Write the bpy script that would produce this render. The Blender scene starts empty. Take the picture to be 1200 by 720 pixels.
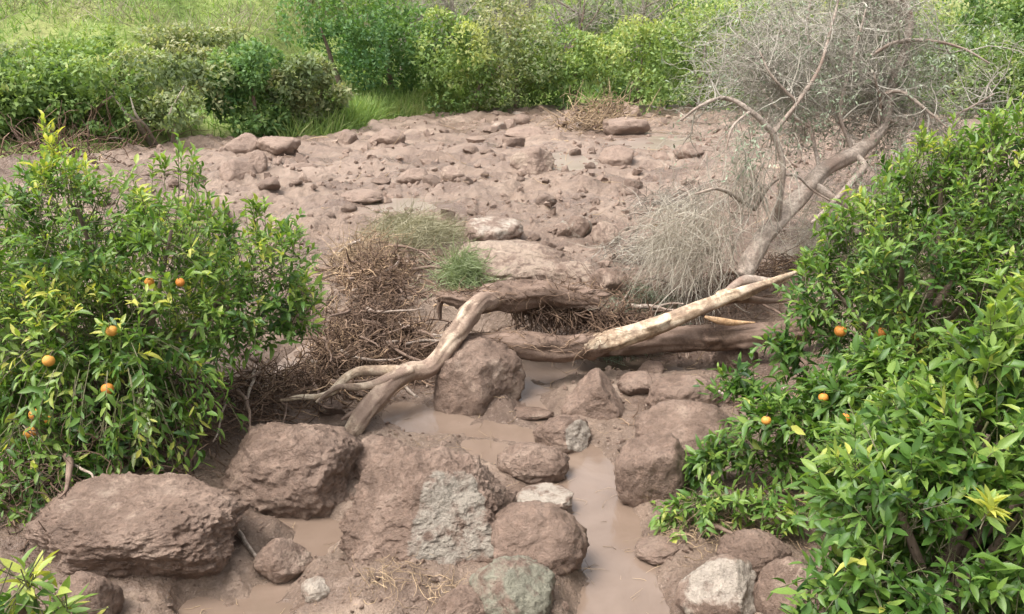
import bpy, bmesh, math, random
import numpy as np
from mathutils import Matrix, Vector

# ------------------------------------------------------------------ camera, sky, sun, exposure
SC = bpy.context.scene
COL = SC.collection
CAMZ, PITCH, FPX = 3.0, math.radians(17.2), 1039.0
cam = bpy.data.cameras.new("camera")
cam.sensor_width = 36.0
cam.lens = 36.0 * FPX / 1200.0
cam.clip_start, cam.clip_end = 0.05, 2000.0
camo = bpy.data.objects.new("camera", cam)
camo.location = (0, 0, CAMZ)
camo.rotation_euler = (math.pi / 2 - PITCH, 0, 0)
COL.objects.link(camo)
SC.camera = camo

SUN_EL, SUN_AZ = math.radians(64), math.radians(238)     # azimuth clockwise from +Y
world = bpy.data.worlds.new("World")
SC.world = world
world.use_nodes = True
wn = world.node_tree
sky = wn.nodes.new("ShaderNodeTexSky")
sky.sky_type = 'NISHITA'
sky.sun_disc = False
sky.sun_elevation, sky.sun_rotation = SUN_EL, SUN_AZ
sky.air_density, sky.dust_density, sky.ozone_density = 1.0, 6.0, 1.0
hs = wn.nodes.new("ShaderNodeHueSaturation")             # overcast: a grey-white sky
hs.inputs['Saturation'].default_value = 0.22
wn.links.new(sky.outputs[0], hs.inputs['Color'])
bg = wn.nodes["Background"]
wn.links.new(hs.outputs[0], bg.inputs[0])
bg.inputs[1].default_value = 0.15
sun = bpy.data.lights.new("sun", 'SUN')
sun.energy, sun.angle, sun.color = 1.25, math.radians(26), (1.0, 0.97, 0.93)
suno = bpy.data.objects.new("sun", sun)
sd = Vector((math.sin(SUN_AZ) * math.cos(SUN_EL), math.cos(SUN_AZ) * math.cos(SUN_EL), math.sin(SUN_EL)))
suno.rotation_euler = sd.to_track_quat('Z', 'Y').to_euler()
suno.location = sd * 40
COL.objects.link(suno)
SC.view_settings.view_transform = 'Standard'
SC.view_settings.look = 'None'
SC.view_settings.exposure = 1.36
SC.view_settings.gamma = 1.0
SC.render.engine = 'CYCLES'
SC.cycles.max_bounces = 6
SC.cycles.diffuse_bounces = 3
SC.cycles.glossy_bounces = 2
SC.cycles.transmission_bounces = 3
SC.cycles.use_denoising = True

R = np.random.default_rng(7)
random.seed(7)

# ------------------------------------------------------------------ helpers
SP, CP = math.sin(PITCH), math.cos(PITCH)
def ray(u, v):
    dx, dy = (u - 600) / FPX, (360 - v) / FPX
    return np.array([dx, CP + dy * SP, -SP + dy * CP])
def W(u, v, Y):                       # the point of the place that lies Y metres away, seen at u, v in the photograph
    d = ray(u, v); t = Y / d[1]
    return np.array([d[0] * t, Y, CAMZ + d[2] * t])
def G(u, v, z=0.0):                   # same, on level z
    d = ray(u, v); t = (z - CAMZ) / d[2]
    return np.array([d[0] * t, d[1] * t, z])
def depth(p): return p[1] * CP + (CAMZ - p[2]) * SP
def proj(P):
    P = np.asarray(P, float)
    rz = P[:, 2] - CAMZ
    dep = P[:, 1] * CP - rz * SP
    return 600 + FPX * P[:, 0] / dep, 360 - FPX * (P[:, 1] * SP + rz * CP) / dep, dep

def _h(ix, iy, iz, s):
    h = (ix.astype(np.int64) * 374761393 + iy.astype(np.int64) * 668265263 + iz.astype(np.int64) * 2147483647 + s * 974711) & 0xffffffff
    h = ((h ^ (h >> 13)) * 1274126177) & 0xffffffff
    h = ((h ^ (h >> 16)) * 2246822519) & 0xffffffff
    return ((h ^ (h >> 15)) & 0xffff) / 32767.5 - 1.0
def vnoise(P, s=0):
    P = np.asarray(P, float)
    i = np.floor(P); f = P - i; f = f * f * f * (f * (f * 6 - 15) + 10)
    i = i.astype(np.int64)
    x, y, z = i[:, 0], i[:, 1], i[:, 2]; fx, fy, fz = f[:, 0], f[:, 1], f[:, 2]
    o = 0
    for a in (0, 1):
        for b in (0, 1):
            for c in (0, 1):
                w = (fx if a else 1 - fx) * (fy if b else 1 - fy) * (fz if c else 1 - fz)
                o = o + w * _h(x + a, y + b, z + c, s)
    return o
def fbm(P, octv=4, s=0, gain=0.5):
    o = 0; a = 1.0; P = np.asarray(P, float)
    for k in range(octv):
        o = o + a * vnoise(P * 2.03 ** k + 17.3 * k, s + k); a *= gain
    return o
def fbm2(x, y, sc, octv=4, s=0, gain=0.5):
    x, y = np.broadcast_arrays(np.asarray(x, float), np.asarray(y, float))
    P = np.stack([x.ravel() * sc, y.ravel() * sc, np.full(x.size, 3.7)], 1)
    return fbm(P, octv, s, gain).reshape(x.shape)
def sstep(a, b, x):
    t = np.clip((x - a) / (b - a), 0, 1); return t * t * (3 - 2 * t)
def nrm(v): return v / np.maximum(np.linalg.norm(v, axis=-1, keepdims=True), 1e-9)

def mesh(name, V, F, mat, smooth=True, attrs=None):
    """F: list of (n,k) int arrays"""
    me = bpy.data.meshes.new(name)
    V = np.asarray(V, np.float32)
    F = [np.asarray(f, np.int32) for f in (F if isinstance(F, list) else [F]) if len(f)]
    me.vertices.add(len(V)); me.vertices.foreach_set("co", V.ravel())
    li = np.concatenate([f.ravel() for f in F])
    tot = np.concatenate([np.full(len(f), f.shape[1], np.int32) for f in F])
    st = np.concatenate([[0], np.cumsum(tot)[:-1]]).astype(np.int32)
    me.loops.add(len(li)); me.loops.foreach_set("vertex_index", li)
    me.polygons.add(len(tot)); me.polygons.foreach_set("loop_start", st); me.polygons.foreach_set("loop_total", tot)
    me.update(calc_edges=True)
    me.polygons.foreach_set("use_smooth", np.full(len(tot), smooth))
    for k, a in (attrs or {}).items():
        at = me.attributes.new(k, 'FLOAT', 'POINT'); at.data.foreach_set("value", np.asarray(a, np.float32))
    me.materials.append(mat)
    me.update()
    return me
def put(name, me, parent=None, loc=None, label=None, cat=None, group=None, kind=None):
    o = bpy.data.objects.new(name, me); COL.objects.link(o)
    if parent is not None: o.parent = parent
    if loc is not None: o.location = tuple(loc)
    if label: o["label"] = label
    if cat: o["category"] = cat
    if group: o["group"] = group
    if kind: o["kind"] = kind
    return o

def tubes(paths, radii, sides=4, ref=None):
    """paths (N,K,3), radii (N,K) -> V, F"""
    N, K, _ = paths.shape
    t = np.gradient(paths, axis=1); t = nrm(t)
    if ref is None:
        ref = nrm(R.normal(size=(N, 1, 3)))
    else:
        ref = np.broadcast_to(np.asarray(ref, float), (N, 1, 3))
    u = nrm(np.cross(t, np.broadcast_to(ref, t.shape))); w = np.cross(t, u)
    a = np.arange(sides) * 2 * math.pi / sides
    V = paths[:, :, None, :] + radii[:, :, None, None] * (np.cos(a)[None, None, :, None] * u[:, :, None, :] + np.sin(a)[None, None, :, None] * w[:, :, None, :])
    idx = np.arange(N * K * sides).reshape(N, K, sides)
    n2 = np.roll(idx, -1, axis=2)
    F = np.stack([idx[:, :-1], n2[:, :-1], n2[:, 1:], idx[:, 1:]], -1).reshape(-1, 4)
    return V.reshape(-1, 3), F
def ribbons(paths, widths, flat=None):
    N, K, _ = paths.shape
    t = nrm(np.gradient(paths, axis=1))
    ref = nrm(R.normal(size=(N, 1, 3))) if flat is None else flat
    u = nrm(np.cross(t, np.broadcast_to(ref, t.shape)))
    V = np.stack([paths - u * widths[..., None], paths + u * widths[..., None]], 2)
    idx = np.arange(N * K * 2).reshape(N, K, 2)
    F = np.stack([idx[:, :-1, 0], idx[:, :-1, 1], idx[:, 1:, 1], idx[:, 1:, 0]], -1).reshape(-1, 4)
    return V.reshape(-1, 3), F
def walk(p0, d0, L, K, curl=0.25, grav=0.0, floor=None):
    """curved strands: p0 (N,3), d0 (N,3), L (N,)"""
    N = len(p0); p = p0.copy(); d = nrm(d0); out = [p.copy()]
    st = (L / (K - 1))[:, None]
    bend = R.normal(size=(N, 3)) * curl
    for k in range(K - 1):
        d = nrm(d + bend * 0.5 + R.normal(size=(N, 3)) * curl + np.array([0, 0, -grav]))
        p = p + d * st
        if floor is not None:
            p[:, 2] = np.maximum(p[:, 2], floor(p[:, 0], p[:, 1]) + 0.004)
        out.append(p.copy())
    return np.stack(out, 1)
def taper(N, K, r0, r1=0.25):
    r0 = np.broadcast_to(np.asarray(r0, float), (N,))
    return r0[:, None] * np.linspace(1, r1, K)[None]
def catmull(pts, n):
    P = np.array(pts, float); m = len(P)
    P = np.vstack([2 * P[0] - P[1], P, 2 * P[-1] - P[-2]])
    s = np.linspace(0, m - 1 - 1e-6, n); i = s.astype(int); f = (s - i)[:, None]
    a, b, c, d = P[i], P[i + 1], P[i + 2], P[i + 3]
    return 0.5 * (2 * b + (c - a) * f + (2 * a - 5 * b + 4 * c - d) * f * f + (3 * b - a - 3 * c + d) * f ** 3)
def log_mesh(name, pts, rad, mat, n=60, sides=20, rough=0.12, seed=1, ref=(0.2, 0.3, 1), fine=0.05, wob=0.35):
    pts4 = np.array([list(p) + [r] for p, r in zip(pts, rad)])
    c = catmull(pts4, n); path = c[:, :3]; r = np.maximum(c[:, 3], 0.003)
    L = np.linalg.norm(np.diff(path, axis=0), axis=1).sum()
    path = path + (fbm(np.stack([np.linspace(0, L * 2.2, n)] * 3, 1) + np.array([[0, 31, 57]]), 2, seed)[:, None] * wob * r[:, None]) * np.array([[0.6, 0.6, 1]])
    V, F = tubes(path[None], r[None], sides, np.array(ref, float)[None, None])
    V = V.reshape(n, sides, 3)
    a = np.arange(sides) * 2 * math.pi / sides
    s = np.linspace(0, L, n)
    Q = np.stack([np.repeat(s, sides) * 1.6, np.tile(np.cos(a), n) * 0.9, np.tile(np.sin(a), n) * 0.9], 1) + seed * 9.1
    disp = fbm(Q * 1.2, 3, seed) * rough + fbm(np.stack([Q[:, 0] * 1.6, Q[:, 1] * 4.5, Q[:, 2] * 4.5], 1), 3, seed + 5, .7) * fine
    kn = vnoise(Q * np.array([[2.4, 1.6, 1.6]]) + 40, seed + 8); disp = disp + 0.35 * sstep(.62, .85, kn)
    V = path[:, None, :] + (V - path[:, None, :]) * (1 + disp.reshape(n, sides, 1))
    V = V.reshape(-1, 3)
    b = len(V)
    V = np.vstack([V, path[0] - 0.1 * r[0] * nrm(path[1] - path[0]), path[-1] + 0.1 * r[-1] * nrm(path[-1] - path[-2])])
    k = np.arange(sides); k2 = (k + 1) % sides
    T = np.vstack([np.stack([np.full(sides, b), k2, k], 1), np.stack([np.full(sides, b + 1), (n - 1) * sides + k, (n - 1) * sides + k2], 1)])
    return mesh(name, V, [F, T], mat)

# ------------------------------------------------------------------ materials
class NT:
    def __init__(s, name):
        s.m = bpy.data.materials.new(name); s.m.use_nodes = True
        s.t = s.m.node_tree; s.n = s.t.nodes; s.b = s.n["Principled BSDF"]
    def add(s, typ, **kw):
        n = s.n.new("ShaderNode" + typ)
        for k, v in kw.items(): setattr(n, k, v)
        return n
    def lk(s, a, b): s.t.links.new(a, b)
    def coord(s, which='Object'):
        return s.add("TexCoord").outputs[which]
    def noise(s, vec, scale, detail=4, rough=0.55, dist=0.0, stretch=None):
        if stretch:
            mp = s.add("Mapping"); mp.inputs['Scale'].default_value = stretch; s.lk(vec, mp.inputs[0]); vec = mp.outputs[0]
        n = s.add("TexNoise"); n.inputs['Scale'].default_value = scale; n.inputs['Detail'].default_value = detail
        n.inputs['Roughness'].default_value = rough; n.inputs['Distortion'].default_value = dist
        s.lk(vec, n.inputs['Vector']); return n.outputs['Fac']
    def ramp(s, fac, stops):
        r = s.add("ValToRGB"); e = r.color_ramp.elements
        while len(e) < len(stops): e.new(0.5)
        for x, (p, c) in zip(e, stops):
            x.position = p; x.color = (*c, 1) if len(c) == 3 else c
        s.lk(fac, r.inputs[0]); return r.outputs[0]
    def mrange(s, fac, a, b, c=0.0, d=1.0):
        r = s.add("MapRange"); s.lk(fac, r.inputs[0])
        for i, v in enumerate((a, b, c, d)): r.inputs[i + 1].default_value = v
        return r.outputs[0]
    def mix(s, fac, a, b, blend='MIX'):
        m = s.add("Mix", data_type='RGBA', blend_type=blend)
        for sock, v in ((m.inputs[0], fac), (m.inputs[6], a), (m.inputs[7], b)):
            if isinstance(v, (int, float)): sock.default_value = v
            elif isinstance(v, tuple): sock.default_value = (*v, 1)
            else: s.lk(v, sock)
        return m.outputs[2]
    def math(s, op, a, b=0.0, clamp=False):
        m = s.add("Math", operation=op, use_clamp=clamp)
        for sock, v in ((m.inputs[0], a), (m.inputs[1], b)):
            if isinstance(v, (int, float)): sock.default_value = v
            else: s.lk(v, sock)
        return m.outputs[0]
    def attr(s, name, typ='GEOMETRY'):
        a = s.add("Attribute", attribute_type=typ, attribute_name=name); return a
    def bump(s, hs):
        prev = None
        for h, strength, dist in hs:
            b = s.add("Bump"); b.inputs['Strength'].default_value = strength; b.inputs['Distance'].default_value = dist
            s.lk(h, b.inputs['Height'])
            if prev is not None: s.lk(prev, b.inputs['Normal'])
            prev = b.outputs[0]
        s.lk(prev, s.b.inputs['Normal'])
    def done(s, col=None, rough=None, spec=0.4):
        if col is not None:
            if isinstance(col, tuple): s.b.inputs['Base Color'].default_value = (*col, 1)
            else: s.lk(col, s.b.inputs['Base Color'])
        if rough is not None:
            if isinstance(rough, (int, float)): s.b.inputs['Roughness'].default_value = rough
            else: s.lk(rough, s.b.inputs['Roughness'])
        s.b.inputs['Specular IOR Level'].default_value = spec
        return s.m

MUD_A, MUD_B, MUD_C = (0.122, 0.080, 0.057), (0.200, 0.140, 0.101), (0.298, 0.220, 0.165)

def mat_mud():
    t = NT("mud"); c = t.coord()
    n1 = t.noise(c, 0.8, 5, 0.6, 0.6); n2 = t.noise(c, 5.5, 6, 0.65, 0.3); n3 = t.noise(c, 38, 4, 0.7)
    base = t.ramp(n1, [(0.34, MUD_A), (0.5, MUD_B), (0.68, MUD_C)])
    var = t.ramp(n2, [(0.3, (0.66, 0.64, 0.62)), (0.5, (1, 1, 1)), (0.72, (1.25, 1.24, 1.22))])
    col = t.mix(0.8, base, var, 'MULTIPLY')
    col = t.mix(t.mrange(n3, 0.56, 0.72), col, (0.33, 0.25, 0.20))
    dry = t.mrange(t.attr("far").outputs['Fac'], 0, 1)          # drier and paler away from the channel
    col = t.mix(t.math('MULTIPLY', dry, 0.45), col, (0.345, 0.255, 0.200))
    wn_ = t.noise(c, 1.1, 5, 0.62, 0.8, stretch=(0.55, 1, 1))          # soaked patches: darker and shinier
    soak = t.mrange(wn_, 0.40, 0.53, 1, 0)
    col = t.mix(t.math('MULTIPLY', soak, 0.55), col, (0.120, 0.076, 0.055))
    vor = t.add("TexVoronoi", feature='DISTANCE_TO_EDGE'); vor.inputs['Scale'].default_value = 7.0
    wv = t.add("VectorMath", operation='ADD'); t.lk(c, wv.inputs[0]); nz = t.add("TexNoise"); nz.inputs['Scale'].default_value = 4.0; t.lk(c, nz.inputs['Vector']); t.lk(nz.outputs['Color'], wv.inputs[1]); t.lk(wv.outputs[0], vor.inputs['Vector'])
    crk = t.mrange(vor.outputs['Distance'], 0.0, 0.06)
    wet = t.mrange(wn_, 0.38, 0.56, 0.22, 0.75)
    t.bump([(crk, 0.25, 0.03), (n2, 0.6, 0.08), (t.noise(c, 15, 5, 0.72, 0.6), 0.9, 0.045), (n3, 0.8, 0.022), (t.noise(c, 140, 3, 0.6), 0.5, 0.006)])
    return t.done(col, wet, 0.45)
def mat_water():
    t = NT("muddy_water"); c = t.coord()
    n = t.noise(c, 2.0, 4, 0.6, 0.5)
    col = t.ramp(n, [(0.3, (0.140, 0.098, 0.072)), (0.7, (0.195, 0.141, 0.107))])
    t.bump([(t.noise(c, 4, 4, 0.6, 1.5, stretch=(1, .45, 1)), 0.22, 0.03), (t.noise(c, 34, 3, 0.6, 0.8), 0.15, 0.006)])
    return t.done(col, t.mrange(t.noise(c, 3, 3), 0.4, 0.65, 0.06, 0.26), 0.65)
def mat_rock():
    t = NT("mud_coated_rock"); c = t.coord()
    off = t.add("ObjectInfo")
    vm = t.add("VectorMath", operation='ADD'); t.lk(c, vm.inputs[0])
    rv = t.add("VectorMath", operation='SCALE'); t.lk(off.outputs['Location'], rv.inputs[0]); rv.inputs['Scale'].default_value = 3.3
    t.lk(rv.outputs[0], vm.inputs[1]); c = vm.outputs[0]
    n1 = t.noise(c, 3.5, 5, 0.62, 0.5); n2 = t.noise(c, 16, 6, 0.68, 0.3); n3 = t.noise(c, 75, 4, 0.7)
    mud = t.ramp(n1, [(0.32, (0.152, 0.100, 0.072)), (0.5, (0.235, 0.160, 0.119)), (0.7, (0.32, 0.232, 0.178))])
    mud = t.mix(0.75, mud, t.ramp(n2, [(0.28, (0.5, 0.47, 0.45)), (0.52, (1, 1, 1)), (0.75, (1.4, 1.38, 1.36))]), 'MULTIPLY')
    mud = t.mix(t.math('MULTIPLY', t.attr("dry", 'OBJECT').outputs['Fac'], 0.6), mud, (0.33, 0.24, 0.187))
    st = t.attr("stone", 'OBJECT').outputs['Color']
    stone = t.mix(0.5, st, t.ramp(n2, [(0.3, (0.5, 0.5, 0.5)), (0.5, (1, 1, 1)), (0.7, (1.3, 1.3, 1.28))]), 'MULTIPLY')
    stone = t.mix(t.mrange(n3, 0.60, 0.70, 0, 0.4), stone, (0.16, 0.135, 0.11))
    b = t.attr("bare").outputs['Fac']
    k = t.math('ADD', b, t.math('MULTIPLY', t.math('SUBTRACT', n2, 0.5), 1.0))
    k = t.math('ADD', k, t.math('MULTIPLY', t.math('SUBTRACT', n1, 0.5), 1.3))
    fac = t.mrange(k, 0.48, 0.74)
    col = t.mix(fac, mud, stone)
    t.bump([(n1, 0.6, 0.06), (n2, 1.0, 0.06), (n3, 0.9, 0.018), (t.noise(c, 190, 3, 0.6), 0.5, 0.005)])
    return t.done(col, t.mrange(n1, 0.35, 0.65, 0.5, 0.8), 0.35)
def mat_bark(name, a, b, c_, mudmix, pale=None, scale=9):
    t = NT(name); c = t.coord()
    n1 = t.noise(c, scale, 6, 0.65, 0.4); n2 = t.noise(c, scale * 4.5, 5, 0.7, 0.2); n0 = t.noise(c, 3.2, 4, 0.6, 0.5)
    col = t.ramp(n1, [(0.33, a), (0.5, b), (0.68, c_)])
    col = t.mix(t.mrange(n2, 0.42, 0.6, 0.55, 0), col, tuple(x * 0.45 for x in a))
    if pale:
        col = t.mix(t.mrange(n1, 0.5, 0.58, 0, pale[1]), col, pale[0])
    col = t.mix(t.mrange(n0, 0.5 - mudmix * 0.3, 0.72 - mudmix * 0.3, 0, 0.9), col, (0.215, 0.148, 0.112))
    t.bump([(n1, 0.5, 0.03), (n2, 0.6, 0.012)])
    return t.done(col, 0.75, 0.3)
def mat_leaf(name, dark, mid, light, yellow, trans=0.3, rough=0.38, spec=0.5, tcol=(1.25, 1.3, 0.6)):
    t = NT(name)
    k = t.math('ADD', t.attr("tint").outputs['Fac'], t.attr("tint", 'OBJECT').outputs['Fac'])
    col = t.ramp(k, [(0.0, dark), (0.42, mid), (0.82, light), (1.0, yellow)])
    n = t.noise(t.coord(), 30, 3)
    col = t.mix(0.5, col, t.ramp(n, [(0.35, (0.72, 0.72, 0.68)), (0.65, (1.22, 1.2, 1.2))]), 'MULTIPLY')
    t.done(col, rough, spec)
    tr = t.add("BsdfTranslucent"); t.lk(t.mix(1.0, col, tcol, 'MULTIPLY'), tr.inputs[0])
    mx = t.add("MixShader"); mx.inputs[0].default_value = trans
    t.lk(t.b.outputs[0], mx.inputs[1]); t.lk(tr.outputs[0], mx.inputs[2])
    t.lk(mx.outputs[0], t.n["Material Output"].inputs['Surface'])
    return t.m
def mat_strand(name, stops, rough=0.8, mud=0.0):
    t = NT(name)
    k = t.attr("tint").outputs['Fac']
    col = t.ramp(k, stops)
    n = t.noise(t.coord(), 5, 4, 0.6)
    col = t.mix(0.7, col, t.ramp(n, [(0.35, (0.62, 0.6, 0.58)), (0.65, (1.15, 1.14, 1.1))]), 'MULTIPLY')
    if mud: col = t.mix(t.mrange(n, 0.5, 0.6, 0, mud), col, (0.21, 0.145, 0.11))
    return t.done(col, rough, 0.25)
def mat_ground():
    t = NT("hillside"); c = t.coord()
    n1 = t.noise(c, 0.35, 5, 0.6, 0.5); n2 = t.noise(c, 3.5, 5, 0.65)
    col = t.ramp(n1, [(0.34, (0.10, 0.14, 0.035)), (0.5, (0.16, 0.20, 0.055)), (0.62, (0.23, 0.24, 0.09)), (0.74, (0.24, 0.20, 0.15))])
    col = t.mix(0.8, col, t.ramp(n2, [(0.3, (0.45, 0.45, 0.42)), (0.55, (1, 1, 1)), (0.75, (1.3, 1.3, 1.2))]), 'MULTIPLY')
    soil = t.ramp(n2, [(0.3, (0.12, 0.08, 0.055)), (0.7, (0.23, 0.165, 0.125))])
    col = t.mix(t.attr("soil").outputs['Fac'], col, soil)
    t.bump([(n2, 0.8, 0.12), (t.noise(c, 22, 4, 0.7), 0.7, 0.03)])
    return t.done(col, 0.9, 0.2)

def mat_puddle():
    t = NT('silty_puddle'); c = t.coord()
    t.bump([(t.noise(c, 6, 3, 0.5), 0.1, 0.02)])
    return t.done(t.ramp(t.noise(c, 1.5, 4), [(.35, (.20, .15, .118)), (.65, (.27, .21, .172))]), 0.28, 0.7)
M_PUDDLE = mat_puddle()
M_MUD, M_WATER, M_ROCK, M_GROUND = mat_mud(), mat_water(), mat_rock(), mat_ground()
M_BARK = mat_bark("muddy_bark", (0.075, 0.047, 0.033), (0.145, 0.094, 0.067), (0.23, 0.155, 0.112), 0.35)
M_PALE = mat_bark("debarked_wood", (0.26, 0.175, 0.11), (0.45, 0.34, 0.235), (0.58, 0.47, 0.34), 0.12, ((0.60, 0.49, 0.36), 0.7), 6)
M_PATCH = mat_bark("half_debarked_wood", (0.17, 0.115, 0.08), (0.33, 0.24, 0.17), (0.50, 0.39, 0.285), 0.4, ((0.54, 0.43, 0.32), 0.8), 8)
M_DEAD = mat_bark("dead_grey_bark", (0.20, 0.155, 0.12), (0.36, 0.29, 0.235), (0.48, 0.40, 0.33), 0.1, None, 8)
M_CITBARK = mat_bark("citrus_bark", (0.09, 0.065, 0.048), (0.16, 0.12, 0.092), (0.26, 0.205, 0.16), 0.4)
M_PALEBARK = mat_bark("pale_far_bark", (0.22, 0.18, 0.14), (0.36, 0.30, 0.24), (0.46, 0.40, 0.33), 0.0)
M_SPLINT = mat_bark("split_orange_wood", (0.38, 0.22, 0.11), (0.55, 0.35, 0.19), (0.66, 0.46, 0.28), 0.05)
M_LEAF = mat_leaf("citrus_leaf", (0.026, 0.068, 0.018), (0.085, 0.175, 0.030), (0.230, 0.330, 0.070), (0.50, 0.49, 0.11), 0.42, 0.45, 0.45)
M_LEAFOLD = mat_leaf("dusty_citrus_leaf", (0.030, 0.055, 0.022), (0.085, 0.13, 0.045), (0.20, 0.25, 0.085), (0.40, 0.38, 0.12), 0.25)
M_FARLEAF = mat_leaf("far_citrus_foliage", (0.055, 0.110, 0.038), (0.145, 0.232, 0.070), (0.26, 0.345, 0.110), (0.40, 0.43, 0.16), 0.40, 0.55, 0.3)
M_FARDARK = mat_leaf("far_dark_foliage", (0.040, 0.098, 0.034), (0.095, 0.188, 0.062), (0.175, 0.280, 0.095), (0.25, 0.33, 0.12), 0.40, 0.55, 0.3)
M_FAROLIVE = mat_leaf("far_olive_foliage", (0.070, 0.10, 0.048), (0.155, 0.205, 0.095), (0.26, 0.30, 0.15), (0.38, 0.38, 0.22), 0.40, 0.6, 0.25)
M_TWIG = mat_strand("grey_twig", [(0.0, (0.17, 0.145, 0.12)), (0.5, (0.33, 0.30, 0.25)), (1.0, (0.50, 0.47, 0.41))])
M_STEM = mat_strand("green_stem", [(0.0, (0.07, 0.07, 0.035)), (0.6, (0.13, 0.13, 0.06)), (1.0, (0.24, 0.21, 0.15))])
M_ROOT = mat_strand("root", [(0.0, (0.070, 0.043, 0.030)), (0.5, (0.155, 0.098, 0.066)), (0.85, (0.27, 0.18, 0.12)), (1.0, (0.46, 0.32, 0.20))], 0.8, 0.5)
M_STRAW = mat_strand("straw", [(0.0, (0.17, 0.12, 0.08)), (0.6, (0.36, 0.26, 0.165)), (1.0, (0.54, 0.40, 0.255))])
M_GRASS = mat_leaf("green_grass", (0.07, 0.13, 0.035), (0.16, 0.26, 0.07), (0.27, 0.37, 0.12), (0.40, 0.42, 0.20), 0.4, 0.55, 0.25)
M_DRYGRASS = mat_leaf("grey_green_grass", (0.14, 0.13, 0.075), (0.25, 0.235, 0.15), (0.35, 0.325, 0.225), (0.46, 0.41, 0.29), 0.25, 0.7, 0.2, (1.15, 1.12, .8))
def mat_orange():
    t = NT("orange_peel"); n = t.noise(t.coord(), 90, 2)
    t.bump([(n, 0.4, 0.003)])
    return t.done(t.ramp(t.add('ObjectInfo').outputs['Random'], [(0, (.46, .16, .03)), (.5, (.55, .22, .035)), (1, (.50, .28, .06))]), 0.55, 0.4)
M_ORANGE = mat_orange()

# ------------------------------------------------------------------ the lie of the land
EDGE = [G(u, v, 0.48) for u, v in ((-260, 215), (-60, 195), (60, 190), (150, 180), (230, 166), (330, 166), (420, 158), (455, 147), (520, 138), (640, 131), (800, 128), (900, 128), (1050, 126), (1250, 126), (1500, 135))]
EX = np.array([e[0] for e in EDGE]); EY = np.array([e[1] for e in EDGE])
def yback(x): return np.interp(x, EX, EY) + 0.5 * fbm2(x, x * 0, 0.9, 3, 91)
def base(x, y):
    st = 8.42 + 0.12 * fbm2(x, y * 0, 1.1, 2, 5) + 0.5 * sstep(-0.9, -2.2, x) * 0
    step = sstep(0, 0.34, y - st)
    z = 0.36 * step + 0.0055 * np.maximum(y - 9, 0)
    z = z + 0.05 * sstep(0.5, 2.0, np.abs(x + 0.2)) * sstep(9, 6, y) * (1 - step)     # sides of the channel a little higher
    z = z + 0.45 * sstep(2.4, 3.6, x) * sstep(12, 7, y) + 0.25 * sstep(-2.0, -3.2, x) * sstep(9, 7, y) * sstep(3.6, 5.2, y)
    return z
def bank(x, y):                       # the slope the camera stands on
    e = y - 0.12 * np.abs(x)
    return 1.38 * sstep(3.5, 0.6, e) + 0.5 * sstep(2.2, 4.5, np.abs(x)) * sstep(4.2, 2.0, y)
# channels of slack muddy water: pixel polylines (u, v, half width in m, depth)
CH = []
for pts in ([(470, 480, .17), (520, 492, .20), (590, 500, .16), (640, 520, .12)],
            [(640, 425, .2), (620, 470, .1), (640, 500, .10), (690, 540, .17), (705, 590, .17), (715, 640, .19), (730, 700, .22), (735, 760, .25)],
            [(640, 430, .16), (760, 425, .14), (850, 435, .12)],
            [(330, 600, .10), (380, 615, .15), (350, 650, .10), (300, 705, .13), (240, 715, .13), (330, 735, .2)],
            [(560, 520, .1), (660, 560, .14)]):
    CH.append([(G(u, v, 0.0)[:2], h * 1.12) for u, v, h in pts])
POOLS = []                            # (centre xy, rx, ry, level) small pools of standing water farther up
def chan(x, y):
    out = np.full(np.shape(x), -9.0)
    wx = x + 0.05 * fbm2(x, y, 4.5, 3, 61); wy = y + 0.06 * fbm2(x, y, 4.5, 3, 62)
    for pl in CH:
        for (a, ha), (b, hb) in zip(pl[:-1], pl[1:]):
            ab = b - a; t = np.clip(((wx - a[0]) * ab[0] + (wy - a[1]) * ab[1]) / (ab @ ab), 0, 1)
            d = np.hypot(wx - a[0] - t * ab[0], wy - a[1] - t * ab[1])
            out = np.maximum(out, (ha + (hb - ha) * t) - d)
    return out                        # > 0 inside
MOUNDS = []                           # (x, y, r, h) mud heaped against rocks and roots
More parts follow.
